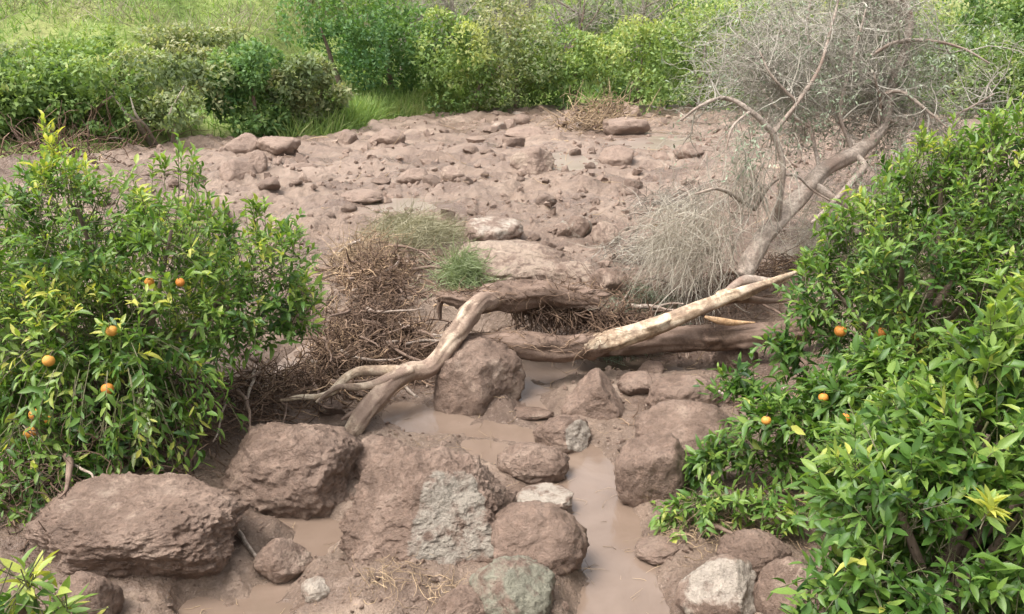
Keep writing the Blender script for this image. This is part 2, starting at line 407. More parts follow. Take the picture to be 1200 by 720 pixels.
def mud(x, y, fine=True):
    x = np.asarray(x, float); y = np.asarray(y, float)
    z = base(x, y) + bank(x, y) * 0.97
    far = sstep(8.6, 11, y)
    n = fbm2(x, y, 1.1, 4, 11) * (0.030 + 0.045 * far)
    rid = 1 - np.abs(fbm2(x * 0.8, y, 1.9, 4, 23)) * 1.7
    n = n + (0.035 + 0.025 * far) * np.clip(rid, -0.6, 1) ** 2 * (rid > 0) * (0.4 + 0.6 * sstep(-0.2, 0.5, fbm2(x, y, 0.45, 2, 29)))
    if fine:
        n = n + fbm2(x, y, 7.0, 4, 37, 0.6) * (0.022 + 0.014 * far)
        n = n + 0.014 * np.maximum(fbm2(x, y, 24.0, 2, 43), 0)
    bl = fbm2(x * 0.5, y, 1.5, 4, 53, 0.55)                       # broken slabs and clods with steep sides
    n = n + (0.012 + 0.040 * far) * sstep(0.10, 0.22, bl) + (0.010 + 0.045 * far) * sstep(0.42, 0.50, bl)
    bl = fbm2(x * 0.8, y, 5.2, 3, 57, 0.55)
    n = n + (0.012 + 0.010 * far) * sstep(0.22, 0.34, bl)
    z = z + 0.01 + 0.035 * far + n * (0.75 + 0.25 * far)
    for mx, my, r, h in MOUNDS:
        z = z + h * np.exp(-((x - mx) ** 2 + (y - my) ** 2) / (r * r))
    hy = 8.02 + 0.05 * fbm2(x, x * 0, 1.5, 2, 81)                # hollow scoured out under the fallen trunk
    k = sstep(0.40, 0.22, np.abs(y - hy)) * sstep(-0.45, -0.15, x) * sstep(2.75, 2.2, x)
    z = z * (1 - k) + (-0.01 + 0.4 * n) * k
    c = chan(x, y)
    k = sstep(-0.13, 0.05, c)
    z = z * (1 - k) + (-0.045 + 0.40 * n) * k
    for (px, py), rx, ry, lv in POOLS:
        e = np.hypot((x - px) / rx, (y - py) / ry)
        k = sstep(2.1, 1.3, e)                                       # silt levelled round the pool, then the pool itself
        z = z * (1 - k) + (np.clip(z, lv + 0.004, lv + 0.05) * .6 + (lv + .012) * .4) * k
        k = sstep(1.25, 0.70, e + 0.30 * fbm2(x, y, 2.2, 3, 77))
        z = z * (1 - k) + (lv - 0.03) * k
    return z
def ground(x, y):
    x = np.asarray(x, float); y = np.asarray(y, float)
    d = y - yback(x)
    m = sstep(0.8, -0.5, d)
    z = base(x, y) + bank(x, y) - 0.35 * m
    z = z + 0.25 * sstep(0, 1.5, d) + 0.03 * np.clip(d, 0, 9)
    lef = sstep(-3.0, -9.0, x + 0.12 * (y - 30))
    z = z + np.maximum(d - 7.5, 0) * (0.10 + 0.24 * lef) + np.maximum(d - 24, 0) * 0.22 * (1 - lef)
    z = z + 0.25 * fbm2(x, y, 0.25, 3, 71) * sstep(0, 5, d)
    return np.minimum(z, 60)
# pools seen in the photograph
for u0, u1, v0, v1, z0 in ((430, 510, 233, 250, .44), (640, 695, 182, 200, .48), (720, 830, 160, 175, .50), (330, 362, 402, 448, .12)):
    for _ in range(3):
        a, b = G((u0 + u1) / 2, v1, z0), G((u0 + u1) / 2, v0, z0)
        m_ = (a + b) / 2; z0 = float(mud(np.array([m_[0]]), np.array([m_[1]]), False)[0]) - .01
    POOLS.append(((a[0] / 2 + b[0] / 2, a[1] / 2 + b[1] / 2), (u1 - u0) / 2 * depth((a + b) / 2) / FPX, (b[1] - a[1]) / 2, z0))

# ------------------------------------------------------------------ boulders: table first (mud is heaped against them)
GREY, TAN, PINK, WHITE, GREEN = (0.315, 0.272, 0.22), (0.36, 0.275, 0.21), (0.39, 0.29, 0.225), (0.42, 0.355, 0.29), (0.25, 0.235, 0.175)
# (label, category, u0,u1,v0,v1, ground level, depth ratio, seed, bare, stone, planes)   planes: (normal, offset, bare boost)
BOULDERS = [
 ("broad flat-topped mud-caked boulder beside the leafy orange tree, largest of the lower rocks", "boulder", 40, 296, 566, 698, .04, .70, 3, 0.23, TAN, [((0, -.25, 1), .80, .10), ((0.05, -1, -.35), .74, 0), ((.9, -.35, .1), .85, 0)], 7),
 ("rounded dark brown mud-coated boulder behind the flat-topped one", "boulder", 262, 428, 487, 612, .03, .85, 14, 0.15, TAN, [((1, -.3, 0), .78, 0), ((-.2, -.75, .6), .86, 0)], 6),
 ("big muddy boulder with a bare pale grey face in the middle of the channel", "boulder", 398, 606, 528, 676, .02, .80, 25, .02, GREY, [((.30, -.72, .66), .60, .64), ((-.55, -.5, .6), .62, 0), ((.95, -.1, .3), .7, 0)], 7),
 ("muddy boulder topped with washed-up grass strands below the grey-faced boulder", "boulder", 568, 690, 592, 684, .02, .85, 36, 0.18, PINK, [((-.2, -.7, .6), .8, 0)], 5),
 ("rounded tan boulder at the water behind the grey-faced boulder", "boulder", 582, 668, 516, 570, .01, .80, 47, .22, PINK, [], 5),
 ("small brown boulder with a pale chalky stripe in the shallow water", "boulder", 624, 693, 487, 534, .0, .85, 58, .10, WHITE, [((.75, -.6, .3), .62, .75)], 5),
 ("greenish grey bare oblong boulder tilted downhill, lowest in the channel", "boulder", 548, 652, 655, 742, .04, .95, 69, .62, GREEN, [((.5, -.5, .7), .72, .2)], 5),
 ("triangular muddy boulder with sharp crest beneath the pale leaning limb", "boulder", 657, 733, 436, 496, .02, .80, 70, .08, TAN, [((-.62, -.1, .62), .46, 0), ((.72, -.1, .5), .48, 0), ((-.1, -.9, .25), .55, 0)], 5),
 ("angular tan boulder wedged under the bent pale limb", "boulder", 507, 616, 395, 487, .02, .85, 81, .30, PINK, [((.75, -.55, .15), .55, .22), ((-.45, -.75, .25), .62, 0), ((-.35, -.2, .9), .72, .05), ((.5, -.3, .75), .70, .1), ((-.95, -.1, .1), .7, 0)], 5),
 ("low dark wedge-shaped stone right behind the triangular boulder", "boulder", 722, 783, 436, 471, .02, .8, 92, .08, TAN, [((.1, -.8, -.4), .55, 0)], 5),
 ("knobbly muddy lump with root fibres right of the wedge-shaped stone", "boulder", 756, 842, 440, 494, .03, .9, 103, 0.21, TAN, [], 5),
 ("long sloping streaked boulder lying next to the low citrus sprays", "boulder", 744, 866, 472, 548, .05, .8, 114, .20, PINK, [((-.35, -.5, .75), .56, .12)], 5),
 ("blocky dark muddy boulder overhanging the wet channel", "boulder", 719, 806, 506, 592, .02, .8, 125, 0.18, TAN, [((-.1, -.95, .05), .62, 0), ((-.3, -.2, 1), .66, 0)], 5),
 ("rounded stone tucked in the hollow under the horizontal log", "boulder", 834, 887, 402, 434, .06, .8, 136, .12, GREY, [], 5),
 ("white-patched angular boulder at the foot of the near orange bush", "boulder", 790, 896, 655, 740, .03, .9, 147, .42, WHITE, [((-.3, -.55, .75), .6, .25), ((.7, -.4, .4), .62, .35)], 5),
 ("reddish rounded boulder behind the white-patched one", "boulder", 838, 926, 624, 682, .05, .8, 158, .20, PINK, [], 5),
 ("pale pinkish boulder half hidden by the near orange bush", "boulder", 884, 978, 654, 745, .05, .9, 169, .34, PINK, [((-.5, -.5, .6), .6, .1)], 5),
 ("small grey-tan slanted stone between the flat-topped and grey-faced boulders", "stone", 298, 366, 630, 688, .0, .8, 180, .30, TAN, [((.7, -.3, .6), .55, .1)], 5),
 ("small whitish stone in the mud by the slanted stone", "stone", 352, 391, 677, 712, .01, .9, 191, .60, WHITE, [], 5),
 ("upright muddy stone behind the bright seedling leaves", "boulder", 72, 142, 667, 745, .08, .9, 202, .15, TAN, [], 5),
 ("squat muddy boulder with grass wisps between the rounded and grey-faced ones", "boulder", 402, 484, 512, 574, .02, .85, 213, .12, TAN, [((.2, -.6, .7), .68, 0)], 5),
 ("low pinkish stone in the mud near the white-patched boulder", "stone", 742, 806, 632, 664, .0, .9, 224, .14, PINK, [], 5),
 ("pink stone poking from the mud under the greenish oblong boulder", "stone", 508, 576, 686, 742, .03, .9, 235, .34, PINK, [], 5),
 ("flat pale pink slab barely above the water", "stone", 604, 672, 575, 604, -.01, .9, 246, .50, WHITE, [((0, -.1, 1), .45, .2)], 5),
 ("long thin pale slab at the water edge below the angular boulder", "stone", 588, 650, 478, 494, .0, .5, 257, .42, TAN, [], 5),
 ("broad smooth tan boulder behind the fallen logs", "boulder", 520, 668, 281, 337, .42, .85, 268, .62, TAN, [((.1, -.6, .8), .7, .1)], 5),
 ("flat boulder with whitish top behind the broad tan boulder", "boulder", 543, 614, 254, 291, .42, .9, 279, .45, WHITE, [((0, -.3, 1), .6, .15)], 5),
 ("low tan slab touching the broad tan boulder", "boulder", 642, 704, 306, 336, .42, .8, 290, .55, TAN, [], 4),
 ("upright reddish stone next to the low tan slab", "stone", 688, 738, 312, 352, .40, .8, 301, .45, PINK, [((-.6, -.6, .2), .6, .2)], 4),
 ("rounded pale stone uphill by the grey drooping bush", "stone", 692, 726, 259, 290, .42, .9, 312, .6, PINK, [], 4),
 ("jagged grey-white stone beside the rounded pale stone", "stone", 664, 694, 250, 281, .43, .9, 323, .55, WHITE, [], 4),
 ("small jagged grey stone, lower half of the grey-white pair", "stone", 652, 672, 258, 281, .43, .9, 324, .45, GREY, [], 4),
 ("large far tan boulder standing up in the distant mud", "boulder", 597, 650, 171, 208, .49, .8, 334, .5, TAN, [((.6, -.6, .2), .6, 0), ((-.2, -.8, .3), .7, .1)], 5),
 ("far dark reddish mud mound by the pale puddle", "boulder", 700, 744, 171, 196, .49, .9, 345, .02, TAN, [], 4),
 ("far brown boulder, left of the two side by side", "boulder", 464, 502, 197, 219, .47, .9, 356, .35, TAN, [], 4),
 ("far rounded boulder, right of the two side by side", "boulder", 516, 545, 194, 218, .47, .9, 367, .4, PINK, [], 4),
 ("far reddish clod near the left shrubs, biggest of the heap", "boulder", 256, 300, 186, 216, .46, .9, 378, .0, TAN, [], 4),
 ("far reddish clod leaning on the biggest of the heap", "boulder", 288, 314, 176, 206, .46, .9, 389, .0, TAN, [], 4),
 ("far broad reddish block at the edge of the green shrubs", "boulder", 300, 352, 160, 184, .46, .9, 390, .05, TAN, [], 4),
 ("far reddish block below the dark round tree", "boulder", 262, 306, 156, 182, .46, .9, 401, .05, TAN, [], 4),
 ("far low mud block under the bright grass patch", "boulder", 430, 476, 150, 172, .47, .9, 412, .05, TAN, [], 4),
 ("far whitish stone at the upper rim of the mud", "stone", 600, 616, 130, 138, .5, .9, 423, .6, WHITE, [], 3),
 ("far pale stone on the rim left of the whitish one", "stone", 575, 594, 143, 153, .5, .9, 434, .5, WHITE, [], 3),
 ("far reddish mound below the brush heap", "boulder", 705, 762, 138, 160, .5, .9, 445, .02, TAN, [], 4),
 ("far low slab in front of the brush heap", "boulder", 590, 640, 148, 164, .5, .8, 456, .1, TAN, [], 4),
 ("low brown clod in the mud beyond the left orange tree", "stone", 330, 372, 190, 203, .46, .9, 467, .02, TAN, [], 4),
 ("wide low clod beyond the washed-up straw", "stone", 395, 450, 222, 240, .45, .9, 478, .04, TAN, [], 4),
 ("flat tan stone uphill of the two paired stones", "stone", 680, 702, 290, 298, .42, .9, 489, .3, PINK, [], 3),
]
ICO = {}
def ico(n):
    if n not in ICO:
        bm = bmesh.new(); bmesh.ops.create_icosphere(bm, subdivisions=n, radius=1.0)
        V = np.array([v.co[:] for v in bm.verts]); F = np.array([[v.index for v in f.verts] for f in bm.faces])
        bm.free(); ICO[n] = (V, F)
    return ICO[n]
def rock_geo(seed, sub, planes=(), bare=0.1, rough=1.0):
    d, F = ico(sub); rg = np.random.default_rng(seed)
    nn = nrm(rg.normal(size=(9, 3))); cc = rg.uniform(0.80, 1.05, 9); bb = np.zeros(9)
    if planes:
        nn = np.vstack([nn, nrm(np.array([p[0] for p in planes], float))]); cc = np.r_[cc, [p[1] for p in planes]]; bb = np.r_[bb, [p[2] for p in planes]]
    q = np.maximum(d @ nn.T, 0.0) / cc                # (N,K)
    pw = 18.0
    r = ((q ** pw).sum(1) + 0.6) ** (-1 / pw)
    P = d * r[:, None]
    dom = q * r[:, None]
    boost = (np.clip((dom - 0.93) / 0.05, 0, 1) * bb).max(1) if planes else 0
    n = fbm(d * 1.6 + seed, 3, seed) * 0.075 + fbm(P * 4.5 + seed, 4, seed + 3, 0.55) * 0.030
    rd = 1 - np.abs(fbm(P * 6 + seed, 3, seed + 9)) * 2
    n = n + 0.020 * rough * np.clip(rd, 0, 1) + 0.016 * rough * fbm(P * 13 + seed, 4, seed + 12, 0.65)
    n = n + 0.035 * sstep(.10, .28, fbm(P * 3.0 + 7 + seed, 4, seed + 31, .6)) + 0.022 * sstep(.15, .32, fbm(P * 7.5 + 3 + seed, 3, seed + 37, .6))
    if sub >= 5: n = n + 0.010 * np.maximum(fbm(P * 34 + seed, 2, seed + 15), 0)
    P = P * (1 + n)[:, None]
    lo, hi = P.min(0), P.max(0)
    P = (P - (lo + hi) / 2) / ((hi - lo) / 2)
    b = bare + boost + 0.18 * np.clip(fbm(P * 2.2 + seed, 3, seed + 20), -1, 1)
    return P, F, b
ROCKS, HEAPS = [], []
for (lab, cat, u0, u1, v0, v1, z0, dr, seed, bare, stone, planes, sub) in BOULDERS:
    uc = (u0 + u1) / 2
    f = G(uc, v1, z0)
    for _ in range(3):
        z0 = 0.5 * z0 + 0.5 * float(mud(np.array([f[0]]), np.array([f[1]]), False)[0]); f = G(uc, v1, z0)
    w = (u1 - u0) * depth(f) / FPX
    dep = w * dr
    w *= 1 + 0.5 * dep / depth(f)
    c = np.array([0, f[1] + dep * 0.46, 0]); top = W(uc, v0, c[1] + dep * 0.08)
    c[0] = top[0] * 0.5 + W(uc, v1, c[1])[0] * 0.5
    h = max(top[2] - z0, 0.05)
    sink = 0.36 * h
    ROCKS.append((lab, cat, c[0], c[1], z0 - sink, w, dep, h + sink, seed, bare, stone, planes, sub))
    HEAPS.append((c[0], c[1], 0.62 * w, 0.02 + 0.045 * h))
MOUNDS += HEAPS
# wider heaps: debris mound left of the logs, heap at the tree foot, mud bar bottom centre
for u, v, z, r, h in ((420, 385, .3, .6, .22), (300, 470, .1, .5, .16), (160, 520, .1, .6, .2), (470, 690, .0, .28, .10), (640, 665, 0, .25, .05), (985, 450, .2, .4, .25), (920, 560, .1, .35, .14), (350, 330, .4, .9, .12), (640, 352, .4, .5, .10)):
    p = G(u, v, z); MOUNDS.append((p[0], p[1], r, h))

# ------------------------------------------------------------------ setting
def build_mud():
    nr, nc = 450, 500
    t = np.linspace(0, 1, nr); Y = 2.2 * (42 / 2.2) ** t
    s = np.linspace(-1, 1, nc)
    X = s[None] * (2.6 + 0.80 * Y[:, None]); YY = np.repeat(Y[:, None], nc, 1)
    Z = mud(X, YY)
    Z = Z - 0.9 * sstep(0.0, 1.4, YY - yback(X)) + 0.10 * np.exp(-((YY - yback(X) + 0.7) / 0.8) ** 2)
    far = sstep(8, 15, YY) * (0.6 + 0.4 * fbm2(X, YY, 0.6, 2, 3))
    idx = np.arange(nr * nc).reshape(nr, nc)
    F = np.stack([idx[:-1, :-1], idx[:-1, 1:], idx[1:, 1:], idx[1:, :-1]], -1).reshape(-1, 4)
    put("mudflow", mesh("mudflow", np.stack([X, YY, Z], -1).reshape(-1, 3), F, M_MUD, attrs={"far": far.ravel()}), kind="structure")
build_mud()
def build_ground():
    y = np.r_[np.linspace(-30, 0, 16), np.linspace(0.3, 16, 50), np.linspace(16.4, 60, 110), 60 * (900 / 60) ** np.linspace(0.02, 1, 40)]
    s = np.linspace(-1, 1, 220)
    X = s[None] * (14 + np.abs(y[:, None]) * 1.1); YY = np.repeat(y[:, None], 220, 1)
    Z = ground(X, YY)
    soil = np.maximum(sstep(1.2, -0.3, YY - yback(X)), sstep(0, -4, YY - 0)) * 0.9
    idx = np.arange(X.size).reshape(X.shape)
    F = np.stack([idx[:-1, :-1], idx[:-1, 1:], idx[1:, 1:], idx[1:, :-1]], -1).reshape(-1, 4)
    put("ground", mesh("ground", np.stack([X, YY, Z], -1).reshape(-1, 3), F, M_GROUND, attrs={"soil": soil.ravel()}), kind="structure")
build_ground()
def sheet(name, x0, x1, y0, y1, z):
    n = 12; X, Y = np.meshgrid(np.linspace(x0, x1, n), np.linspace(y0, y1, n))
    idx = np.arange(n * n).reshape(n, n)
    F = np.stack([idx[:-1, :-1], idx[:-1, 1:], idx[1:, 1:], idx[1:, :-1]], -1).reshape(-1, 4)
    put(name, mesh(name, np.stack([X, Y, np.full(X.shape, z)], -1).reshape(-1, 3), F, M_WATER if name == "muddy_water" else M_PUDDLE), kind="structure")
sheet("muddy_water", -2.3, 2.0, 3.3, 8.4, -0.022)
for (px, py), rx, ry, lv in POOLS:
    a_ = np.linspace(0, 2 * math.pi, 33)[:-1]
    V = np.vstack([[px, py, lv], np.stack([px + rx * 1.25 * np.cos(a_), py + ry * 1.25 * np.sin(a_), np.full(32, lv)], 1)])
    put("puddle", mesh("puddle", V, np.stack([np.zeros(32, int), 1 + np.arange(32), 1 + (np.arange(32) + 1) % 32], 1), M_PUDDLE), kind="structure")

# ------------------------------------------------------------------ boulders
for (lab, cat, x, y, z, w, dep, h, seed, bare, stone, planes, sub) in ROCKS:
    if sub <= 4: planes = list(planes) + [(nrm(np.random.default_rng(seed + 3 * j).normal(size=3) + np.array([0, -.3, .3])), .5 + .09 * j, 0) for j in range(4)]
    P, F, b = rock_geo(seed, sub, planes, bare, 2.2 if sub <= 4 else 1.0)
    P = P * np.array([w / 2, dep / 2, h / 2]) + np.array([0, 0, h / 2])
    o = put(cat, mesh(cat, P, F, M_ROCK, attrs={"bare": b}), loc=(x, y, z), label=lab, cat=cat)
    o["stone"] = stone; o["dry"] = float(sstep(7.5, 14, y)) * .9
# small stones over the far mud, each one its own
VAR = []
for k in range(10):
    P, F, b = rock_geo(900 + k, 4, [(nrm(np.random.default_rng(k + 5 * j).normal(size=3)), .45 + .1 * j, 0) for j in range(4)], 0.08 + 0.025 * k, 2.0)
    VAR.append(mesh("stone", P * np.array([.5, .5, .5]), F, M_ROCK, attrs={"bare": b}))
placed = []
def scatter(n, ur, vr, zl, s_px, label, group, cat="stone", sink=0.36):
    k = 0; tries = 0
    while k < n and tries < n * 12:
        tries += 1
        if k % 3 == 0 or not placed: u, v = random.uniform(*ur), random.uniform(*vr)
        else: u, v = u + random.gauss(0, 34), v + random.gauss(0, 7)
        if not (ur[0] < u < ur[1] and vr[0] < v < vr[1]): u, v = random.uniform(*ur), random.uniform(*vr)
        g = G(u, v, zl)
        if g[1] > yback(np.array([g[0]]))[0] - 0.4: continue
        if chan(np.array([g[0]]), np.array([g[1]]))[0] > -0.08 and g[1] < 8: continue
        s = random.lognormvariate(math.log(s_px), 0.6) * depth(g) / FPX
        if any(abs(g[0] - r[2]) < (r[5] + s) * .55 and abs(g[1] - r[3]) < (r[6] + s) * .55 for r in ROCKS): continue
        if any((g[0] - a) ** 2 + (g[1] - b) ** 2 < (0.5 * (s + c)) ** 2 for a, b, c in placed): continue
        placed.append((g[0], g[1], s))
        zz = float(mud(np.array([g[0]]), np.array([g[1]]))[0])
        hh = s * random.uniform(0.45, 0.8)
        o = put("stone", random.choice(VAR), label=label, cat=cat, group=group)
        o.scale = (s, s * random.uniform(0.7, 1.1), hh); o.rotation_euler = (random.uniform(-.25, .25), random.uniform(-.25, .25), random.uniform(0, 6.28))
        o.location = (g[0], g[1], zz + hh * (0.5 - sink))
        o["stone"] = random.choice((TAN, PINK, TAN, GREY, WHITE)); o["dry"] = float(sstep(7.5, 14, g[1])) * random.uniform(.4, 1)
        k += 1
scatter(120, (120, 860), (140, 262), .46, 11.5, "small muddy stone strewn over the far mudflow", "small stones on the far mudflow")
scatter(40, (380, 860), (262, 345), .42, 11, "small muddy stone strewn on the mud just uphill of the logs", "small stones uphill of the logs")
scatter(55, (280, 940), (425, 715), .03, 12, "fist-sized muddy stone lying between the lower boulders", "fist-sized stones between the lower boulders")

# ------------------------------------------------------------------ leaves
def leaf_shape(fold, curl, wid=0.17):
    ys = [0.0, 0.34, 0.70, 1.0]; ws = [0, wid, wid * 0.8, 0]
    V = [(0, 0, 0)]
    for y, w in zip(ys[1:-1], ws[1:-1]):
        z = -curl * y * y
        V += [(-w, y, z + fold * w), (0, y, z), (w, y, z + fold * w)]
    V.append((0, 1, -curl))
    return np.array(V, float), np.array([(1, 2, 5, 4), (2, 3, 6, 5)]), np.array([(0, 2, 1), (0, 3, 2), (4, 5, 7), (5, 6, 7)])
LEAFV = [leaf_shape(0.35, 0.10, .175), leaf_shape(0.6, 0.34, .185), leaf_shape(0.2, -0.10, .15), leaf_shape(0.8, 0.55, .165)]
SIMPLE = (np.array([(0, 0, 0), (-.24, .45, .06), (.24, .45, .06), (0, 1, -.12)], float), np.zeros((0, 4), int), np.array([(0, 2, 1), (1, 2, 3)]))
LEAFMESH = {}
def leaf_single(k, mat):
    if (k, mat.name) not in LEAFMESH:
        V, Q, T = LEAFV[k]; LEAFMESH[(k, mat.name)] = mesh("leaf", V, [Q, T], mat)
    return LEAFMESH[(k, mat.name)]
class Leaves:
    """position, along, normal, length, tint, variant"""
    def __init__(s): s.p, s.a, s.n, s.l, s.t, s.k = [], [], [], [], [], []
    def add(s, p, a, n, l, t):
        s.p.append(p); s.a.append(nrm(a)); s.n.append(n); s.l.append(l); s.t.append(t)
        s.k.append(R.integers(0, 4, len(p)))
    def cat(s):
        for q in "pantlk": 
            if isinstance(getattr(s, q), list): setattr(s, q, np.concatenate(getattr(s, q)))
        s.y = s.a
        x = nrm(np.cross(s.y, s.n)); z = np.cross(x, s.y)
        s.M = np.stack([x, s.y, z], -1) * s.l[:, None, None]          # columns
        return s
    def to_mesh(s, name, mat, sel=None, simple=False, origin=(0, 0, 0)):
        Vs, Qs, Ts, At, off = [], [], [], [], 0
        sel = np.ones(len(s.p), bool) if sel is None else sel
        for k in range(1 if simple else 4):
            ii = np.where(sel if simple else sel & (s.k == k))[0]
            if not len(ii): continue
            V, Q, T = SIMPLE if simple else LEAFV[k]
            P = np.einsum('nij,vj->nvi', s.M[ii], V) + s.p[ii][:, None] - np.asarray(origin)
            o = off + np.arange(len(ii))[:, None, None] * len(V)
            if len(Q): Qs.append((Q[None] + o).reshape(-1, 4))
            Ts.append((T[None] + o).reshape(-1, 3))
            Vs.append(P.reshape(-1, 3)); At.append(np.repeat(s.t[ii], len(V))); off += len(ii) * len(V)
        return mesh(name, np.concatenate(Vs), ([np.concatenate(Qs)] if Qs else []) + [np.concatenate(Ts)], mat, attrs={"tint": np.concatenate(At)})
    def visible_largest(s, n, cell=5.0):
        c = s.p + s.a * (s.l * 0.5)[:, None]
        u, v, d = proj(c)
        inn = (u > 2) & (u < 1198) & (v > 2) & (v < 718)
        key = (np.floor(u / cell) * 10000 + np.floor(v / cell)).astype(np.int64)
        order = np.argsort(d); _, first = np.unique(key[order], return_index=True)
        front = np.zeros(len(c), bool); front[order[first]] = True
        view = nrm(c - np.array([0, 0, CAMZ])); z = s.M[:, :, 2]; z = nrm(z)
        area = (s.l / d) ** 2 * (0.25 + np.abs((view * z).sum(1)))
        area = np.where(front & inn, area, 0)
        top = np.argsort(-area)[:n]
        return top[area[top] > 0]
def shoots(L, base_, dirs, length, nl, leaf_len, tint, droop=0.0, stems=None, spread=1.0):
    """leafy shoots: leaves set spirally along a short stem"""
    N = len(base_); d = nrm(dirs); side = nrm(np.cross(d, nrm(R.normal(size=(N, 3))))); sid2 = np.cross(d, side)
    for k in range(nl):
        f = (k + 0.6) / nl
        p = base_ + d * (length * f)[:, None] + np.array([0, 0, -1.0]) * (droop * length * f * f)[:, None]
        a = 2.4 * k + R.uniform(-.5, .5, N)
        rad = np.cos(a)[:, None] * side + np.sin(a)[:, None] * sid2
        up = 0.35 + 0.9 * f
        al = d * up + rad * spread * (1.05 - 0.35 * f) + R.normal(size=(N, 3)) * 0.25 + np.array([0, 0, -1.0]) * droop * 0.8
        al = nrm(al)
        nor = d * 0.8 + np.array([0, 0, 0.9]) + R.normal(size=(N, 3)) * 0.35
        L.add(p, al, nor, leaf_len * np.clip(R.normal(0.9, 0.22, N), .4, 1.4), np.clip(tint + 0.14 * (f - 0.5) + R.normal(size=N) * 0.12, 0.0, 1.0))
    if stems is not None:
        K = 3; f = np.linspace(-0.6, 1, K)
        pa = base_[:, None] + d[:, None] * (length[:, None] * f)[..., None]
        pa[..., 2] -= droop * length[:, None] * np.sign(f) * f * f
        stems.append((pa, np.repeat(0.0028 * np.linspace(1.2, .6, K)[None], N, 0)))
def on_lobes(lobes, n, deep=0.2, inner=0.25):
    """points over a union of ellipsoids + outward normals"""
    c = np.array([l[0] for l in lobes]); r = np.array([l[1] for l in lobes])
    ar = (r[:, 0] * r[:, 1] + r[:, 1] * r[:, 2] + r[:, 0] * r[:, 2]); pr = ar / ar.sum()
    k = R.choice(len(lobes), n * 2, p=pr)
    d = nrm(R.normal(size=(n * 2, 3)))
    s = 1 - inner * R.uniform(0, 1, n * 2) ** 1.6 + 0.08 * R.normal(size=n * 2)
    p = c[k] + d * r[k] * s[:, None]
    q = (((p[:, None] - c[None]) / r[None]) ** 2).sum(-1); q[np.arange(len(p)), k] = 9
    ok = q.min(1) > (1 - deep) ** 2
    p, d, k = p[ok][:n], nrm(d / r[k])[ok][:n], k[ok][:n]
    return p, d, k
def lobe(u, v, Y, ru, rv=None, ry=None):
    rv = rv or ru; c = W(u, v, Y); s = depth(c) / FPX
    return (c, np.array([ru * s, (ry or (ru + rv) / 2) * s, rv * s]))
def limb(parent, name, pts, rad, mat, org, **kw):
    pts = [np.asarray(p) - org for p in pts]
    return put(name, log_mesh(name, pts, rad, mat, **kw), parent=parent)
def root_empty(name, loc, label, cat, group=None):
    return put(name, None, loc=loc, label=label, cat=cat, group=group)
ORANGE_ME = None
def orange_mesh():
    global ORANGE_ME
    if ORANGE_ME is None:
        V, F = ico(3); V = V * np.array([1, 1, .94]); V[:, 2] -= 0.10 * np.exp(-((V[:, 0] ** 2 + V[:, 1] ** 2) * 18)) * (V[:, 2] > 0)
        ORANGE_ME = mesh("orange", V, F, M_ORANGE)
    return ORANGE_ME
STALK_ME = None
def stalk_mesh():
    global STALK_ME
    if STALK_ME is None: STALK_ME = log_mesh("stalk", [np.array([0, 0, .8]), np.array([.05, 0, 1.2]), np.array([.2, .1, 1.9])], [.16, .08, .06], M_CITBARK, n=8, sides=6, ref=(1, 0, .1))
    return STALK_ME
